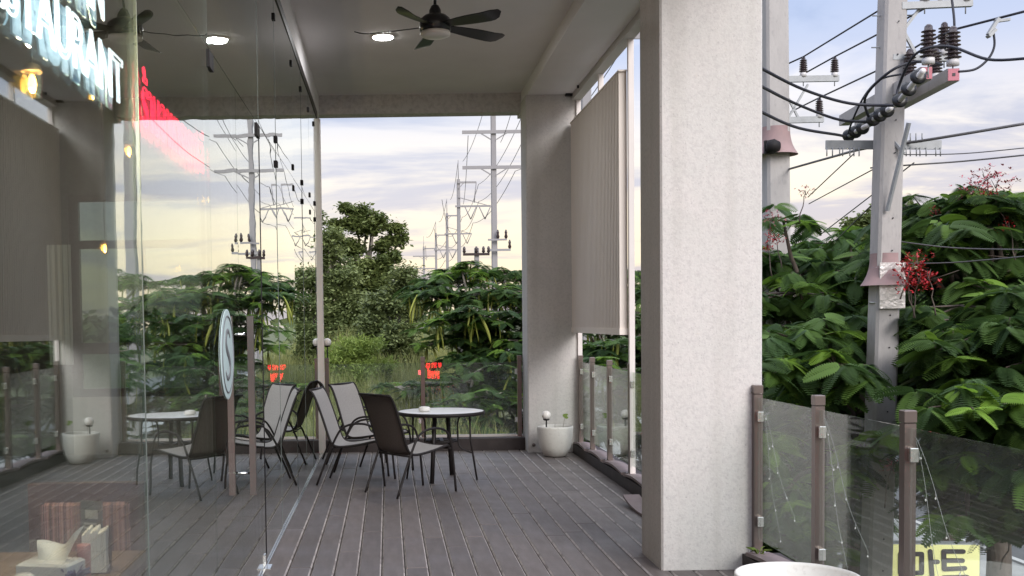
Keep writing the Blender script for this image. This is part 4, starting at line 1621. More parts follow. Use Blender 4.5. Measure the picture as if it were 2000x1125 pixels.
cmp_.box(*[v for pr in zip(l2(at(1494, 300, 16.72)), l2(at(1510, 275, 16.78))) for v in sorted(pr)])
cmp_.build('floodlight', 'black_metal', pole2)

# cables
def cable(label, pts, r=0.012, m_='cable', group='overhead cables by the near poles', n=None):
    o = MB().tube(pts, r, 6).build('power_cable', m_)
    return tag(o, label, 'cable', group)


def A(px, py, Y):
    return at(px, py, Y)


cable('thick sagging black cable from the pillar edge to the lowest disc insulators', spline([A(1440, 190, 9), A(1490, 220, 10), A(1560, 250, 11.5), A(1640, 264, 12.8), STR[2][1]], 6), 0.016)
cable('thick sagging black cable from the pillar edge to the middle disc insulators', spline([A(1440, 140, 9), A(1490, 170, 10), A(1560, 205, 11.5), A(1640, 234, 12.4), STR[1][1]], 6), 0.016)
cable('thick sagging black cable from the pillar edge to the upper disc insulators', spline([A(1440, 105, 9), A(1490, 135, 10), A(1570, 175, 11), A(1660, 202, 11.6), STR[0][1]], 6), 0.016)
cable('straight blue black cable from the left bracket rising behind the pole to the upper right', [I2[0] + Vector((-1.2, 2.5, -0.35)), I2[0], A(1722, 17, 14.2), A(1800, -22, 13)], 0.013)
cable('lower straight cable from the right pin insulator on the left pole bracket', [I2[1] + Vector((-1.4, 3.0, -0.7)), I2[1], A(1720, 64, 14.6), A(1845, -5, 13)], 0.013)
cable('cable from the bracket insulator passing behind the near pole', [A(1545, 218, 19), I2[2], A(1717, 136, 14.8), A(1800, 85, 13), A(1870, 56, 12), A(2010, 20, 11)], 0.013)
cable('heavy jumper looping over the dark insulators of the near pole', spline([STR[1][1], A(1690, 190, 12), A(1738, 140, 11.6), A(1788, 121, 11.6), A(1840, 126, 11.8)], 6), 0.015)
cable('jumper from the disc string up over the tall insulators', spline([STR[0][1], A(1755, 170, 11.6), A(1780, 115, 11.3), A(1812, 94, 11.1), A(1860, 92, 11), A(1930, 116, 10.6), A(2005, 114, 10.2)], 6), 0.014)
cable('thin loop hanging from the clamp to the right insulators', spline([A(1940, 60, 11), A(1942, 90, 11), A(1930, 115, 11), A(1905, 135, 11), A(1872, 140, 11)], 6), 0.012)
m_ = MB()
bar(m_, lo_(at(1930, 68, 11)), lo_(at(1950, 36, 11)), 0.05, 0.03)
bar(m_, lo_(at(1943, 42, 11)), lo_(at(1972, 38, 11)), 0.04, 0.025)
bar(m_, lo_(at(1930, 72, 11)), lo_(at(1943, 58, 11)), 0.07, 0.03)
m_.build('line_clamp', 'galv', npole)
cable('vertical dropper cable from the top bracket', spline([A(1858, -10, 12), A(1864, 50, 11.8), A(1855, 80, 12), A(1845, 95, 12.2)], 5), 0.013)
cable('loop from the lowest disc insulators up to the crossarm', spline([STR[2][1] + Vector((0.02, 0, 0)), A(1665, 235, 12.6), A(1690, 185, 12.3), A(1720, 155, 12.2), A(1760, 145, 12)], 6), 0.011)
cable('long pale cable sagging low across the street to the right', spline([A(1535, 332, 17), A(1620, 308, 15), A(1690, 290, 13.4), A(1800, 275, 12.6), A(2010, 240, 12)], 6), 0.016, 'cable_grey')
cable('upper thin wire right of the near pole', spline([A(1765, 302, 12.7), A(1880, 300, 12.4), A(2010, 288, 12)], 5), 0.006, 'cable_grey')
cable('lower thin wire pair right of the near pole', spline([A(1700, 328, 13), A(1780, 322, 12.6), A(1880, 315, 12.4), A(2010, 302, 12)], 5), 0.009, 'cable_grey')
cable('guy wire running down left to the tree from the near pole, upper', [A(1705, 331, 12.9), A(1580, 398, 16)], 0.008, 'cable_grey')
cable('guy wire running down left to the tree from the near pole, middle', [A(1785, 318, 12.6), A(1600, 460, 17)], 0.008, 'cable_grey')
cable('guy wire running down left to the tree from the near pole, lower', [A(1708, 395, 13), A(1632, 470, 16)], 0.008, 'cable_grey')
cable('thin wire from the telecom bar to the flowering branch', [A(1668, 300, 12.8), A(1578, 385, 15)], 0.007, 'cable_grey')
cable('thin wire crossing the flame tree canopy, upper', spline([A(1745, 470, 12.6), A(1860, 484, 12), A(2010, 488, 11)], 5), 0.007, 'cable_grey')
cable('thin wire crossing the flame tree canopy, lower', spline([A(1745, 515, 12.6), A(1860, 513, 12), A(2010, 500, 11)], 5), 0.007, 'cable_grey')

# ------------------------------------------------------------------ row of tall poles along the road, ahead
TOPS = {}


def tall_pole(px_base, Y, label, kind):
    X = at(px_base, 520, Y).x
    o = empty('transmission_pole', (X, Y, GZ))
    tag(o, label, 'utility pole', 'tall poles along the road ahead')
    zt = 13.6 - GZ
    w_ = 0.36
    tilted_pole(o, (0, 0, 0), (0, 0, zt), w_, w_ * 0.75, 'far_steel')
    MB().tube([(0, 0, zt), (0, 0, zt + 1.6)], 0.035, 5).build('lightning_rod', 'far_steel', o)
    arms_ = []
    if kind == 'full':
        for (z, x0, x1) in ((13.25 - GZ, -0.1, 1.9), (12.05 - GZ, -1.75, 1.8), (10.1 - GZ, -1.75, 1.8)):
            m2 = MB().box(x0, x1, -0.26, -0.185, z - 0.09, z + 0.09)
            if x0 < -1:
                for s in (-1, 1):
                    bar(m2, (s * 0.75, -0.22, z - 0.05), (s * 0.15, -0.22, z - 0.42), 0.06, 0.06)
            m2.build('crossarm', 'far_steel', o)
            arms_.append((1.75, z))
    else:
        for (z, x0, x1) in ((13.3 - GZ, -0.1, 1.5), (11.3 - GZ, -0.3, 2.7)):
            m2 = MB().box(x0, x1, -0.26, -0.185, z - 0.08, z + 0.08)
            bar(m2, (0, -0.22, z + (0.75 if x1 > 2 else -0.5)), ((x1 - 0.3) * (1 if x1 > 2 else 0.35), -0.22, z + 0.06 * (1 if x1 > 2 else -1)), 0.06, 0.06)
            m2.build('crossarm', 'far_steel', o)
        for (xa, za, xb, zb_) in ((1.5, 13.3, 1.3, 11.6), (0.5, 11.3, 1.0, 10.2), (1.5, 11.3, 1.0, 10.2), (1.7, 11.3, 2.2, 10.2), (2.7, 11.3, 2.2, 10.2)):
            MB().tube([(xa, -0.22, za - GZ), (xb, -0.22, zb_ - GZ)], 0.045, 6).build('insulator', 'far_steel', o)
    TOPS[label] = (X, Y)
    return o


tall_pole(966, 62, 'nearest tall pole beyond the trees, with three wide crossarms', 'full')
tall_pole(897, 94, 'second tall pole beyond the trees, with a hanging bracket arm', 'side')
tall_pole(874, 123, 'third tall pole beyond the trees, half hidden by the treetops', 'side')
tall_pole(852, 150, 'fourth tall pole beyond the trees, thin and pale', 'side')
tall_pole(828, 176, 'farthest tall pole beyond the trees with double arms', 'full')
tall_pole(1146, 34, 'tall pole hidden behind the far pillar and seen in the glass', 'full')
ps = sorted(TOPS.values(), key=lambda t: t[1])
SPAN = ['pillar pole and the nearest tall pole', 'nearest and second tall poles', 'second and third tall poles', 'third and fourth tall poles', 'fourth and farthest tall poles']
for (p, q) in zip(ps[:-1], ps[1:]):
    for (dx, z, nm) in ((1.7, 13.15, 'right upper'), (-1.4, 11.9, 'left'), (1.7, 11.7, 'right middle'), (1.2, 9.9, 'right lower'), (0.0, 15.1, 'top')):
        o = MB().tube(sag((p[0] + dx, p[1], z), (q[0] + (dx if dx > 0 else 0.4), q[1], z - (0.0 if dx >= 0 else 0.4)), 0.7, 12), 0.011 + 0.00012 * p[1], 5).build('power_line', 'cable_grey')
        tag(o, '%s power line between the %s' % (nm, SPAN[ps.index(p)]), 'cable', 'power lines between the tall poles')

# low distribution pole with four pin insulators
dpp = at(931, 497, 44)
dpo = empty('utility_pole', (dpp.x, 44, GZ))
tag(dpo, 'small dark pole top with four pin insulators above the tree canopy', 'utility pole')
tilted_pole(dpo, (0, 0, 0), (0, 0, dpp.z - GZ + 0.25), 0.22, 0.18, 'far_steel')
box(-0.55, 0.50, -0.16, -0.10, dpp.z - GZ - 0.05, dpp.z - GZ + 0.05).build('crossarm', 'porcelain', dpo)
for x in (-0.50, 0.26, 0.46, -0.02):
    MB().lathe([(0.03, 0), (0.07, 0.05), (0.05, 0.12), (0.06, 0.17), (0.03, 0.26)], (0, 0, 0), 10).build('insulator', 'porcelain', dpo, (x, -0.13, dpp.z - GZ + 0.05))
brp = at(985, 488, 61.6)
bo = empty('pole_bracket', (brp.x, 61.6, brp.z))
tag(bo, 'small side bracket with insulators on the nearest tall pole', 'bracket')
MB().box(-0.9, 0.35, -0.05, 0.05, -0.06, 0.06).box(-0.9, 0.15, -0.05, 0.05, 0.52, 0.62).build('arms', 'far_steel', bo)
for (x, z) in ((0.30, 0.06), (-0.35, 0.62), (0.10, 0.62)):
    MB().lathe([(0.05, 0), (0.10, 0.1), (0.06, 0.25), (0.08, 0.35), (0.03, 0.5)], (0, 0, 0), 10).build('insulator', 'porcelain', bo, (x, 0, z))

#@@TREES
# ================================================================== vegetation


def leaf_template(L_=0.38, W_=0.112, pairs=16, fold=0.25, droop=0.30):
    vs, fs = [], []
    for i in range(pairs):
        t = 0.10 + 0.88 * i / (pairs - 1)
        w_ = W_ * (math.sin(math.pi * (0.16 + 0.80 * t)) ** 0.6)
        x = L_ * t
        hw = L_ * 0.88 / pairs * 0.78
        z0 = -droop * L_ * t * t
        for s in (-1, 1):
            k = len(vs)
            dx = 0.22 * w_
            zt_ = z0 + fold * w_ * 0.35 - 0.10 * w_
            vs += [(x - hw * 0.5, 0, z0), (x + dx * 0.5 - hw, s * w_ * 0.5, (z0 + zt_) / 2 + 0.006), (x + dx + hw * 0.1, s * w_, zt_ - 0.004), (x + dx * 0.7 + hw, s * w_ * 0.5, (z0 + zt_) / 2 + 0.006), (x + hw * 0.5, 0, z0)]
            f = (k, k + 1, k + 2, k + 3, k + 4)
            fs.append(f if s < 0 else f[::-1])
    k = len(vs)
    vs += [(0, -0.003, 0), (0, 0.003, 0), (L_, 0, -droop * L_)]
    fs.append((k, k + 1, k + 2))
    return np.array(vs), fs


def bulk_mesh(name, tv, tf, mats4, ages, material):
    """one mesh holding many transformed copies of a small template"""
    n = len(mats4)
    nv = len(tv)
    hv = np.c_[tv, np.ones(nv)]
    P = np.einsum('nij,vj->nvi', mats4[:, :3, :], hv).reshape(-1, 3)
    sizes = np.array([len(f) for f in tf])
    flat = np.concatenate([np.array(f) for f in tf])
    loops = (flat[None, :] + (np.arange(n) * nv)[:, None]).reshape(-1)
    starts1 = np.concatenate([[0], np.cumsum(sizes)[:-1]])
    starts = (starts1[None, :] + (np.arange(n) * len(flat))[:, None]).reshape(-1)
    me = bpy.data.meshes.new(name)
    me.vertices.add(len(P))
    me.vertices.foreach_set('co', P.reshape(-1).astype(np.float32))
    me.loops.add(len(loops))
    me.loops.foreach_set('vertex_index', loops.astype(np.int32))
    me.polygons.add(len(starts))
    me.polygons.foreach_set('loop_start', starts.astype(np.int32))
    at_ = me.attributes.new('age', 'FLOAT', 'FACE')
    at_.data.foreach_set('value', np.repeat(ages, len(tf)).astype(np.float32))
    me.materials.append(MATS[material])
    me.update(calc_edges=True)
    return me


def rotmats(yaw, pitch, roll, scale, pos):
    cy, sy, cp, sp, cr, sr = np.cos(yaw), np.sin(yaw), np.cos(pitch), np.sin(pitch), np.cos(roll), np.sin(roll)
    n = len(yaw)
    Mx = np.zeros((n, 4, 4))
    # Rz * Ry(-pitch) * Rx(roll)
    Mx[:, 0, 0] = cy * cp
    Mx[:, 1, 0] = sy * cp
    Mx[:, 2, 0] = sp
    Mx[:, 0, 1] = -sy * cr - cy * sp * sr
    Mx[:, 1, 1] = cy * cr - sy * sp * sr
    Mx[:, 2, 1] = cp * sr
    Mx[:, 0, 2] = sy * sr - cy * sp * cr
    Mx[:, 1, 2] = -cy * sr - sy * sp * cr
    Mx[:, 2, 2] = cp * cr
    Mx[:, :3, :3] *= np.asarray(scale)[:, None, None]
    Mx[:, :3, 3] = pos
    Mx[:, 3, 3] = 1
    return Mx


LV, LF = leaf_template()
LEAF_MESH = {}
for nm, age in (('old', 0.10), ('mid', 0.38), ('young', 0.95)):
    LEAF_MESH[nm] = bulk_mesh('leaf_' + nm, LV, LF, np.eye(4)[None], np.array([age]), 'poinciana')


def pod_mesh():
    m_ = MB()
    pts = [Vector((0.05 * math.sin(t * 2.2), 0, -0.48 * t)) for t in [k / 8 for k in range(9)]]
    m_.tube(pts, [0.006, 0.016, 0.021, 0.022, 0.022, 0.022, 0.020, 0.014, 0.004], 6, flat=0.45)
    return m_.mesh('seed_pod', 'pod')


POD = pod_mesh()


def flower_mesh(name, m_name, seed):
    r_ = random.Random(seed)
    m_ = MB()
    for k in range(38):
        c = Vector((r_.gauss(0, 0.13), r_.gauss(0, 0.13), r_.gauss(0, 0.09)))
        for j in range(4):
            a = r_.uniform(0, 6.28)
            e = r_.uniform(-0.5, 1.0)
            d = Vector((math.cos(a) * math.cos(e), math.sin(a) * math.cos(e), math.sin(e)))
            s = d.cross(Vector((0, 0, 1))).normalized() * 0.015
            m_.add([c, c + d * 0.03 + s, c + d * 0.055, c + d * 0.03 - s], [(0, 1, 2, 3)])
    return m_.mesh(name, m_name)


FLW = {'flower_red': flower_mesh('flower_cluster', 'flower_red', 3), 'flower_pink': flower_mesh('flower_cluster', 'flower_pink', 5)}


def limb(m_, a, b, r0, r1, wob, n=6):
    a, b = Vector(a), Vector(b)
    d = (b - a)
    pts, rs = [], []
    for i in range(n + 1):
        t = i / n
        p = a.lerp(b, t) + Vector((random.uniform(-1, 1), random.uniform(-1, 1), random.uniform(-0.5, 0.5))) * wob * math.sin(math.pi * t) * d.length
        p.z += 0.12 * d.length * math.sin(math.pi * t) * 0.6
        pts.append(p)
        rs.append(r0 + (r1 - r0) * t)
    m_.tube(pts, rs, 7)
    return pts


def flame_tree(label, foot, fork_z, pads, trunk_r=0.14, whorls=11, seed=1, individual=0, pods=0, flowers=(), leaf_scale=1.0, young=0.12, bark='bark', pitch=(-0.6, 0.10), rolls=0.38):
    """pads: flat layers of foliage (x, y, z, radius) carried by limbs"""
    rs = random.Random(seed)
    g = np.random.default_rng(seed)
    root = empty('flame_tree', foot)
    tag(root, label, 'tree', 'flame trees')
    F = Vector(foot)
    tk = MB()
    fork = Vector((F.x + rs.uniform(-0.2, 0.2), F.y + rs.uniform(-0.2, 0.2), fork_z))
    tk.tube([Vector((0, 0, -0.1)), (fork - F) * 0.5 + Vector((0.06, 0.04, 0)), fork - F], [trunk_r * 1.25, trunk_r, trunk_r * 0.85], 9)
    tk.build('trunk', bark, root)
    br = MB()
    pos, yaw, pit, rol, scl, age = [], [], [], [], [], []
    podp = []
    for pad in pads:
        x, y, z, r_ = pad[:4]
        yprob = 0.65 if len(pad) > 4 else young
        c = Vector((x, y, z))
        limb(br, fork - F + Vector((0, 0, rs.uniform(-0.3, 0.2))), c - F - Vector((0, 0, 0.12)), trunk_r * 0.5, 0.018, 0.05)
        nw = int(whorls * (r_ / 0.7) ** 1.6) + 3
        for k in range(nw):
            rr = r_ * math.sqrt(rs.random())
            a = rs.uniform(0, 6.283)
            p = c + Vector((rr * math.cos(a), rr * math.sin(a), -0.30 * (rr / r_) ** 2 * r_ + rs.gauss(0, 0.07)))
            if rs.random() < 0.6:
                br.tube([c - F - Vector((0, 0, 0.12)), (c + p) / 2 - F + Vector((0, 0, -0.06)), p - F], [0.014, 0.010, 0.006], 4)
            yg = rs.random() < yprob
            nl = rs.randint(5, 7)
            a0 = rs.uniform(0, 6.283)
            for j in range(nl):
                az_ = a0 + 6.283 * j / nl + rs.gauss(0, 0.25)
                pos.append(p)
                yaw.append(az_)
                pit.append(rs.uniform(*pitch) if not yg else rs.uniform(-0.45, 0.3))
                rol.append(rs.gauss(0, rolls))
                scl.append(leaf_scale * rs.uniform(0.75, 1.2) * (0.78 if yg else 1))
                age.append((rs.uniform(0.6, 1.0) if yg else min(max(rs.gauss(0.16, 0.14), 0), 0.6)))
            if pods and rs.random() < pods:
                podp.append(p)
    br.build('branches', bark, root)
    pos = np.array([tuple(p - F) for p in pos])
    Ms = rotmats(np.array(yaw), np.array(pit), np.array(rol), np.array(scl), pos)
    age = np.array(age)
    keep = np.ones(len(age), bool)
    if individual:
        wpos = pos + np.array(F)
        d = np.hypot(wpos[:, 0], wpos[:, 1]) + 0.15 * g.random(len(age))
        cand = np.argsort(d)[:individual]
        keep[cand] = False
        for i in cand:
            kind = 'young' if age[i] > 0.55 else ('mid' if age[i] > 0.22 else 'old')
            o = bpy.data.objects.new('leaf', LEAF_MESH[kind])
            COL.objects.link(o)
            o.parent = root
            o.matrix_local = Matrix(Ms[i].tolist())
    me = bulk_mesh('crown', LV, LF, Ms[keep], age[keep], 'poinciana')
    cr = bpy.data.objects.new('crown', me)
    COL.objects.link(cr)
    cr.parent = root
    tag(cr, kind='stuff')
    for p in podp:
        for k in range(rs.randint(1, 3)):
            link_mesh('seed_pod', POD, root, p - F + Vector((rs.gauss(0, 0.07), rs.gauss(0, 0.07), -0.03)), (rs.gauss(0, 0.18), rs.gauss(0, 0.18), rs.uniform(0, 6.28)), rs.uniform(0.8, 1.4))
    if flowers:
        fm = MB()
        for (fx, fy, fz, m_n, s) in flowers:
            q_ = Vector((fx, fy, fz))
            limb(fm, q_ - F + Vector((rs.gauss(0, 0.12), rs.gauss(0, 0.12), -0.42)), q_ - F, 0.009, 0.004, 0.05, 5)
            for k_ in range(3):
                e_ = q_ + Vector((rs.gauss(0, 0.09), rs.gauss(0, 0.09), rs.uniform(0.0, 0.10))) * s
                fm.tube([q_ - F - Vector((0, 0, 0.05)), e_ - F], [0.006, 0.003], 4)
        tag(fm.build('flower_stems', bark, root), kind='stuff')
    for (fx, fy, fz, m_n, s) in flowers:
        tag(link_mesh('flower_cluster', FLW[m_n], root, Vector((fx, fy, fz)) - F, (0, 0, rs.uniform(0, 6)), s), kind='stuff')
    return root


def padset(seed, spec):
    """spec: list of (px, py, Y, radius) surveyed layers"""
    out = []
    for row in spec:
        p = at(*row[:3])
        out.append((p.x, p.y, p.z) + tuple(row[3:]))
    return out


def fl(px, py, Y, kind, s):
    p = at(px, py, Y)
    return (p.x, p.y, p.z, kind, s)


# tree beside the tall pole, right of the near pillar
S1 = []
r1 = random.Random(21)
for py, lo, hi, Y, rad in ((470, 1500, 1700, 17.5, 0.9), (505, 1470, 1690, 16.0, 0.85), (545, 1480, 1700, 15.2, 0.8), (590, 1460, 1690, 14.5, 0.75), (640, 1470, 1690, 14.0, 0.7),
                          (690, 1480, 1660, 13.9, 0.65), (740, 1480, 1650, 13.9, 0.62), (800, 1500, 1720, 14.0, 0.7), (860, 1500, 1720, 13.9, 0.7), (930, 1490, 1690, 13.9, 0.65)):
    for k in range(3):
        S1.append((lo + (hi - lo) * (k + r1.random() * 0.8) / 3, py + r1.uniform(-14, 14), Y + r1.uniform(-0.5, 1.0), rad * r1.uniform(0.8, 1.15)))
for py, lo, hi, Y in ((975, 1480, 1690, 14.4), (1020, 1480, 1660, 14.2), (1065, 1480, 1620, 14.0), (1000, 1500, 1700, 16.0)):
    for k in range(3):
        S1.append((lo + (hi - lo) * (k + r1.random() * 0.8) / 3, py + r1.uniform(-12, 12), Y + r1.uniform(-0.4, 0.8), 0.55))
S1 += [(1525, 950, 12.0, 0.28, 1), (1560, 1000, 12.2, 0.25, 1), (1690, 865, 11.7, 0.24, 1), (1665, 905, 11.9, 0.30, 1), (1510, 870, 12.4, 0.3, 1), (1600, 930, 12.6, 0.3, 1)]
S1 += [(1530, 415, 15.6, 0.45), (1672, 728, 11.7, 0.22), (1630, 690, 11.9, 0.40), (1580, 735, 12.0, 0.40), (1540, 690, 12.2, 0.45), (1560, 640, 12.6, 0.45), (1620, 630, 12.8, 0.40)]
flame_tree('flame tree between the near pillar and the near utility pole', (6.6, 15.6, GZ), -0.6, padset(1, S1), 0.15, 12, 3, individual=150,
           flowers=[fl(1497, 478, 14.5, 'flower_red', 0.7), fl(1513, 462, 14.8, 'flower_red', 0.6), fl(1574, 374, 15, 'flower_pink', 0.5), fl(1508, 425, 14.8, 'flower_pink', 0.6)], young=0.20, leaf_scale=0.95)
# tree right of the near pole
S2 = []
r2 = random.Random(33)
for py, lo, hi, Y, rad in ((385, 1890, 1990, 13.6, 0.6), (400, 1800, 1900, 14.5, 0.7), (440, 1790, 2040, 13.9, 0.85), (480, 1780, 2040, 13.7, 0.8), (530, 1790, 2050, 13.6, 0.7), (570, 1850, 2050, 12.2, 0.60),
                          (610, 1850, 2050, 11.6, 0.56), (665, 1850, 2050, 11.4, 0.56), (720, 1840, 2050, 11.2, 0.54), (775, 1850, 2060, 10.8, 0.5), (830, 1830, 2060, 10.9, 0.5), (890, 1790, 2060, 10.9, 0.45), (945, 1820, 2060, 11.2, 0.45), (990, 1930, 2060, 11.0, 0.40),
                          (620, 1770, 1860, 13.8, 0.6), (700, 1770, 1860, 13.8, 0.6), (780, 1760, 1860, 13.8, 0.6)):
    for k in range(4):
        S2.append((lo + (hi - lo) * (k + r2.random() * 0.8) / 4, py + r2.uniform(-14, 14), Y + r2.uniform(-0.4, 1.2), rad * r2.uniform(0.8, 1.15)))
S2 += [(1890, 985, 10.6, 0.22, 1), (1860, 905, 10.8, 0.25, 1), (1950, 880, 10.7, 0.25, 1), (1840, 690, 11.2, 0.3, 1), (1960, 640, 11.0, 0.28, 1), (1900, 760, 10.9, 0.28, 1)]
S2 += [(1925, 388, 13.4, 0.5), (1900, 402, 13.6, 0.45), (1850, 392, 14.2, 0.4), (1985, 398, 13.4, 0.45), (1945, 374, 13.5, 0.35)]
flame_tree('wide flame tree with red flowers right of the near utility pole', (7.4, 13.4, GZ), 0.2, padset(2, S2), 0.14, 12, 5, individual=150,
           flowers=[fl(1765, 520, 12.2, 'flower_red', 0.75), fl(1792, 508, 12.0, 'flower_red', 0.6), fl(1812, 540, 12.0, 'flower_red', 0.9), fl(1795, 545, 12.0, 'flower_red', 0.8), fl(1770, 545, 12, 'flower_red', 0.7),
                    fl(1925, 345, 13.4, 'flower_pink', 0.8), fl(1945, 360, 13.4, 'flower_pink', 0.9), fl(1900, 372, 13.4, 'flower_pink', 0.7), fl(1930, 372, 13.2, 'flower_red', 0.6), fl(1970, 438, 13, 'flower_red', 0.5), fl(1829, 412, 14, 'flower_red', 0.35),
                    fl(1985, 1030, 11, 'flower_pink', 0.4), fl(1742, 910, 11.4, 'flower_pink', 0.4)], young=0.20, leaf_scale=0.92)
# street tree below the railing, behind the yellow sign
S3 = []
for py, lo, hi, Y, rad in ((640, 1560, 2000, 17, 1.0), (720, 1560, 2000, 17, 1.0), (810, 1500, 2000, 17, 1.0), (900, 1500, 1960, 17, 1.0), (560, 1600, 2000, 18, 1.0)):
    for k in range(4):
        S3.append((lo + (hi - lo) * (k + r2.random()) / 4, py + r2.uniform(-16, 16), Y + r2.uniform(-0.6, 1.2), rad * r2.uniform(0.8, 1.15)))
flame_tree('shaded flame tree standing behind the near pole', (9.2, 18.2, GZ), -0.5, padset(3, S3), 0.17, 9, 7, young=0.03)

# flame trees ahead, with hanging pods, behind the far railing
S4 = []
r4 = random.Random(44)
for py, lo, hi, Y, rad in ((527, 850, 1020, 25, 0.8), (548, 835, 1050, 24, 0.9), (578, 835, 1060, 23, 0.9), (612, 845, 1060, 22.5, 0.85), (650, 860, 1060, 22, 0.85), (690, 880, 1060, 21.5, 0.8), (735, 890, 1060, 21, 0.75), (770, 890, 1060, 20.5, 0.7), (815, 900, 1060, 20.5, 0.65)):
    for k in range(4):
        S4.append((lo + (hi - lo) * (k + r4.random() * 0.9) / 4, py + r4.uniform(-10, 10), Y + r4.uniform(-0.6, 1.4), rad * r4.uniform(0.75, 1.1)))
S4 += [(775, 745, 22.5, 0.45)]
flame_tree('flame tree with long yellow green pods behind the far railing', (2.0, 23.5, ground_h(2.0, 23.5)), 0.3, padset(4, S4), 0.13, 19, 9, pods=0.17, young=0.14, leaf_scale=0.80, bark='bark_pale', pitch=(-0.35, 0.15), rolls=0.25)
S5 = []
for py, lo, hi, Y, rad in ((530, 1080, 1400, 26, 1.1), (575, 1080, 1420, 24, 1.1), (620, 1080, 1420, 22, 1.0), (665, 1090, 1420, 20, 0.9), (710, 1100, 1420, 19, 0.9), (770, 1100, 1420, 19, 0.8), (830, 1100, 1420, 19, 0.8), (900, 1150, 1420, 19, 0.8)):
    for k in range(4):
        S5.append((lo + (hi - lo) * (k + r4.random() * 0.9) / 4, py + r4.uniform(-10, 10), Y + r4.uniform(-0.6, 1.4), rad * r4.uniform(0.75, 1.1)))
flame_tree('flame tree with pods seen below the corrugated screen', (4.9, 22.5, ground_h(4.9, 22.5)), -0.2, padset(5, S5), 0.14, 17, 13, pods=0.12, young=0.14, leaf_scale=0.85, bark='bark_pale', pitch=(-0.35, 0.15), rolls=0.25)


# small leaf for the broadleaf trees
def diamond(l_, w_):
    return np.array([(0, 0, 0), (l_ * 0.5, w_, 0.02 * l_), (l_, 0, -0.05 * l_), (l_ * 0.5, -w_, 0.02 * l_)]), [(0, 1, 2, 3)]


def clump_tree(name, label, foot, clumps, n_leaf, material, seed, leaf=(0.13, 0.035), trunk_r=0.16, fork=0.45, cat='tree', group=None, bark='bark_pale', up=0.2, trunk=True):
    """clumps: (x, y, z, rx, rz) ellipsoids of leaves, each carried by a limb"""
    g = np.random.default_rng(seed)
    rs = random.Random(seed)
    root = empty(name, foot)
    tag(root, label, cat, group)
    F = Vector(foot)
    zmax = max(c[2] for c in clumps)
    m_ = MB()
    fk_ = Vector((0, 0, (zmax - F.z) * fork))
    if trunk:
        m_.tube([Vector((0, 0, -0.1)), fk_ * 0.5 + Vector((0.1, 0, 0)), fk_], [trunk_r * 1.2, trunk_r, trunk_r * 0.8], 8)
        m_.build('trunk', bark, root)
        m_ = MB()
    for c in clumps:
        limb(m_, fk_, Vector(c[:3]) - F, trunk_r * 0.45, 0.02, 0.05, 5)
    m_.build('branches', bark, root)
    vol = np.array([c[3] ** 2 * c[4] for c in clumps]) ** 0.7
    cnt = np.maximum((vol / vol.sum() * n_leaf).astype(int), 30)
    P, tint = [], []
    for c, k in zip(clumps, cnt):
        # sub-clumps so the outline stays uneven
        ns = max(5, int(k / 90))
        d = g.normal(size=(ns, 3))
        d /= np.linalg.norm(d, axis=1)[:, None]
        rad = g.uniform(0.35, 1.0, ns)[:, None]
        sub = d * rad * np.array([c[3], c[3], c[4]])
        idx = g.integers(0, ns, k)
        sz = 0.17 * c[3] + 0.05
        off = g.normal(size=(k, 3)) * sz * np.array([1, 1, 0.75])
        P.append(np.array(c[:3]) - np.array(F) + sub[idx] + off)
        tt = g.normal(0.35, 0.17, ns)
        tint.append(np.clip(tt[idx] + g.normal(0, 0.12, k), 0, 1))
    P = np.concatenate(P)
    tint = np.concatenate(tint)
    n = len(P)
    Ms = rotmats(g.uniform(0, 6.283, n), g.uniform(-0.9, 0.6, n) + up * 0.3, g.uniform(-0.9, 0.9, n), g.uniform(0.6, 1.3, n), P)
    tv, tf = diamond(*leaf)
    cr = bpy.data.objects.new('crown', bulk_mesh('crown', tv, tf, Ms, tint, material))
    COL.objects.link(cr)
    cr.parent = root
    tag(cr, kind='stuff')
    return root


def survey(lst):
    out = []
    for (px, py, Y, rx, rz) in lst:
        p = at(px, py, Y)
        k = Y / FPX
        out.append((p.x, p.y, p.z, rx * k, rz * k))
    return out


TG = 'trees beyond the far railing'
# tall tree with an open rounded top
T = survey([(680, 406, 40, 17, 12), (712, 414, 40, 20, 15), (735, 428, 39.6, 16, 14), (660, 436, 40, 16, 11), (768, 447, 39.5, 17, 10), (784, 468, 39.4, 11, 13), (725, 446, 39.8, 24, 12), (650, 462, 39.6, 18, 14), (694, 440, 40, 28, 13), (748, 474, 39.5, 22, 15), (684, 482, 39.8, 26, 16),
            (765, 500, 39.2, 16, 12), (752, 520, 39, 24, 18), (712, 525, 39, 32, 18), (740, 565, 38.8, 36, 24), (680, 560, 39, 34, 24), (775, 570, 39, 22, 24), (700, 615, 38.6, 42, 28), (755, 625, 38.6, 38, 32), (720, 675, 38.4, 48, 32)])
p0 = at(715, 640, 40)
clump_tree('broadleaf_tree', 'tall open crowned tree rising highest behind the far railing', (p0.x, 40, ground_h(p0.x, 40)), T, 36000, 'broadleaf', 51, (0.17, 0.045), 0.2, 0.35, group=TG)
T = survey([(640, 470, 36, 26, 26), (652, 505, 36, 30, 24), (630, 540, 36, 36, 30), (668, 545, 35.6, 34, 30), (640, 600, 35.4, 44, 34), (685, 600, 35.4, 34, 30), (650, 655, 35, 44, 30), (600, 500, 36.5, 40, 34), (575, 560, 36.5, 50, 40), (590, 630, 36, 50, 40), (622, 425, 36.6, 14, 18)])
p0 = at(640, 640, 36)
clump_tree('broadleaf_tree', 'dense olive green tree against the white mullion', (p0.x, 36, ground_h(p0.x, 36)), T, 24000, 'olive', 52, (0.15, 0.035), 0.18, 0.35, group=TG)
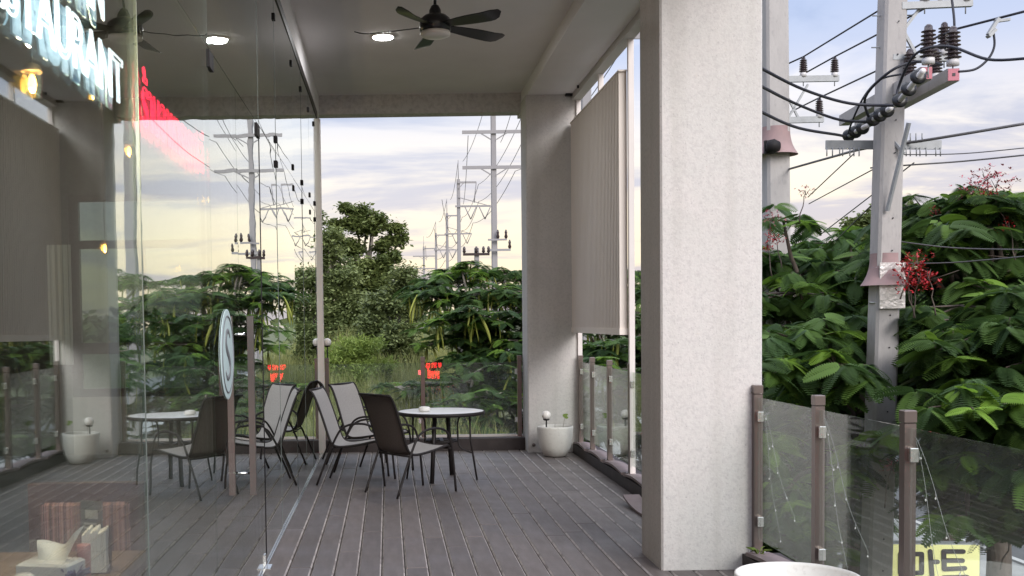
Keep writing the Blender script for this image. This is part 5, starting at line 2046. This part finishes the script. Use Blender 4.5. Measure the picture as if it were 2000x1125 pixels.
T = survey([(790, 545, 31, 30, 24), (770, 590, 31, 34, 26), (735, 640, 31, 36, 28), (780, 650, 30, 36, 30), (740, 590, 31.5, 30, 22), (810, 600, 30.5, 30, 26), (800, 690, 30, 30, 24), (750, 690, 30.5, 34, 22)])
p0 = at(775, 640, 31)
clump_tree('broadleaf_tree', 'shorter dark tree filling the gap between tall tree and flame tree', (p0.x, 31, ground_h(p0.x, 31)), T, 15000, 'olive', 53, (0.13, 0.03), 0.14, 0.35, group=TG)
T = survey([(690, 690, 27, 36, 26), (720, 680, 27, 30, 24), (660, 715, 27, 36, 26), (740, 720, 27, 34, 22), (700, 730, 26.6, 44, 26), (655, 760, 26.6, 30, 20), (640, 700, 27.4, 30, 26), (715, 755, 26.4, 40, 18)])
p0 = at(700, 760, 27)
clump_tree('feathery_bush', 'light lime green feathery bush behind the chairs', (p0.x, 27, ground_h(p0.x, 27)), T, 15000, 'limebush', 54, (0.12, 0.014), 0.05, 0.12, cat='bush', group=None, up=2.0)
T = survey([(1690, 440, 34, 26, 20), (1665, 455, 34, 24, 18), (1715, 425, 34, 22, 18), (1735, 450, 34, 30, 22), (1760, 420, 34, 34, 26), (1700, 480, 33.5, 40, 24), (1790, 440, 34, 34, 30), (1650, 490, 34, 30, 22)])
p0 = at(1710, 520, 34)
clump_tree('broadleaf_tree', 'small leaved tree behind the near pole, partly backlit', (p0.x, 34, GZ), T, 12000, 'broadleaf', 55, (0.16, 0.05), 0.16, 0.4, group='trees across the road')

# grass on the bank: nobody could count the blades
def grass():
    g = np.random.default_rng(5)
    n = 30000
    x = g.uniform(-4.5, 4.2, n)
    y = 15.8 + 22 * g.random(n) ** 1.3
    z = np.array([ground_h(a, b) for a, b in zip(x, y)])
    # blade: three quads that taper and bend
    tv = np.array([(-0.010, 0, 0), (0.010, 0, 0), (-0.009, 0.05, 0.45), (0.009, 0.05, 0.45), (-0.006, 0.16, 0.80), (0.006, 0.16, 0.80), (0.0, 0.30, 1.0)])
    tf = [(0, 1, 3, 2), (2, 3, 5, 4), (4, 5, 6)]
    sc = g.uniform(0.55, 1.25, n) * (0.8 + 0.4 * np.array([mnoise.noise(Vector((a * 0.5, b * 0.5, 2))) for a, b in zip(x, y)]))
    Ms = rotmats(g.uniform(0, 6.283, n), g.normal(0, 0.12, n), g.normal(0, 0.12, n), sc, np.c_[x, y, z])
    age = np.clip(0.45 + 0.45 * np.array([mnoise.noise(Vector((a * 0.7, b * 0.4, 9))) for a, b in zip(x, y)]) + g.normal(0, 0.18, n), 0, 1)
    o = bpy.data.objects.new('tall_grass', bulk_mesh('tall_grass', tv, tf, Ms, age, 'grassblade'))
    COL.objects.link(o)
    tag(o, 'tall yellow green grass on the bank beyond the far railing', 'grass', kind='stuff')


grass()


# distant woods closing the horizon
def woods():
    g = np.random.default_rng(8)
    n = 60000
    t = g.random(n)
    ang = R(-180) + R(360) * t
    dist = g.uniform(85, 150, n)
    x, y = dist * np.sin(ang), dist * np.cos(ang)
    hgt = 3.2 + 2.2 * np.array([mnoise.noise(Vector((a * 0.08, b * 0.08, 1))) for a, b in zip(x, y)]) + 1.2 * np.array([mnoise.noise(Vector((a * 0.35, b * 0.35, 4))) for a, b in zip(x, y)])
    z = GZ + (np.maximum(hgt, 1.0) + 2.0) * g.random(n) ** 0.6
    keep = (x < 8) | (x > 26)
    x, y, z = x[keep], y[keep], z[keep]
    n = len(x)
    tv, tf = diamond(1.3, 0.5)
    Ms = rotmats(g.uniform(0, 6.283, n), g.uniform(-0.8, 0.8, n), g.uniform(-0.9, 0.9, n), g.uniform(0.6, 1.3, n), np.c_[x, y, z])
    age = np.clip(g.normal(0.3, 0.2, n), 0, 1)
    o = bpy.data.objects.new('distant_woods', bulk_mesh('distant_woods', tv, tf, Ms, age, 'olive'))
    COL.objects.link(o)
    tag(o, 'far line of trees closing the horizon beyond the poles', 'woods', kind='stuff')


woods()
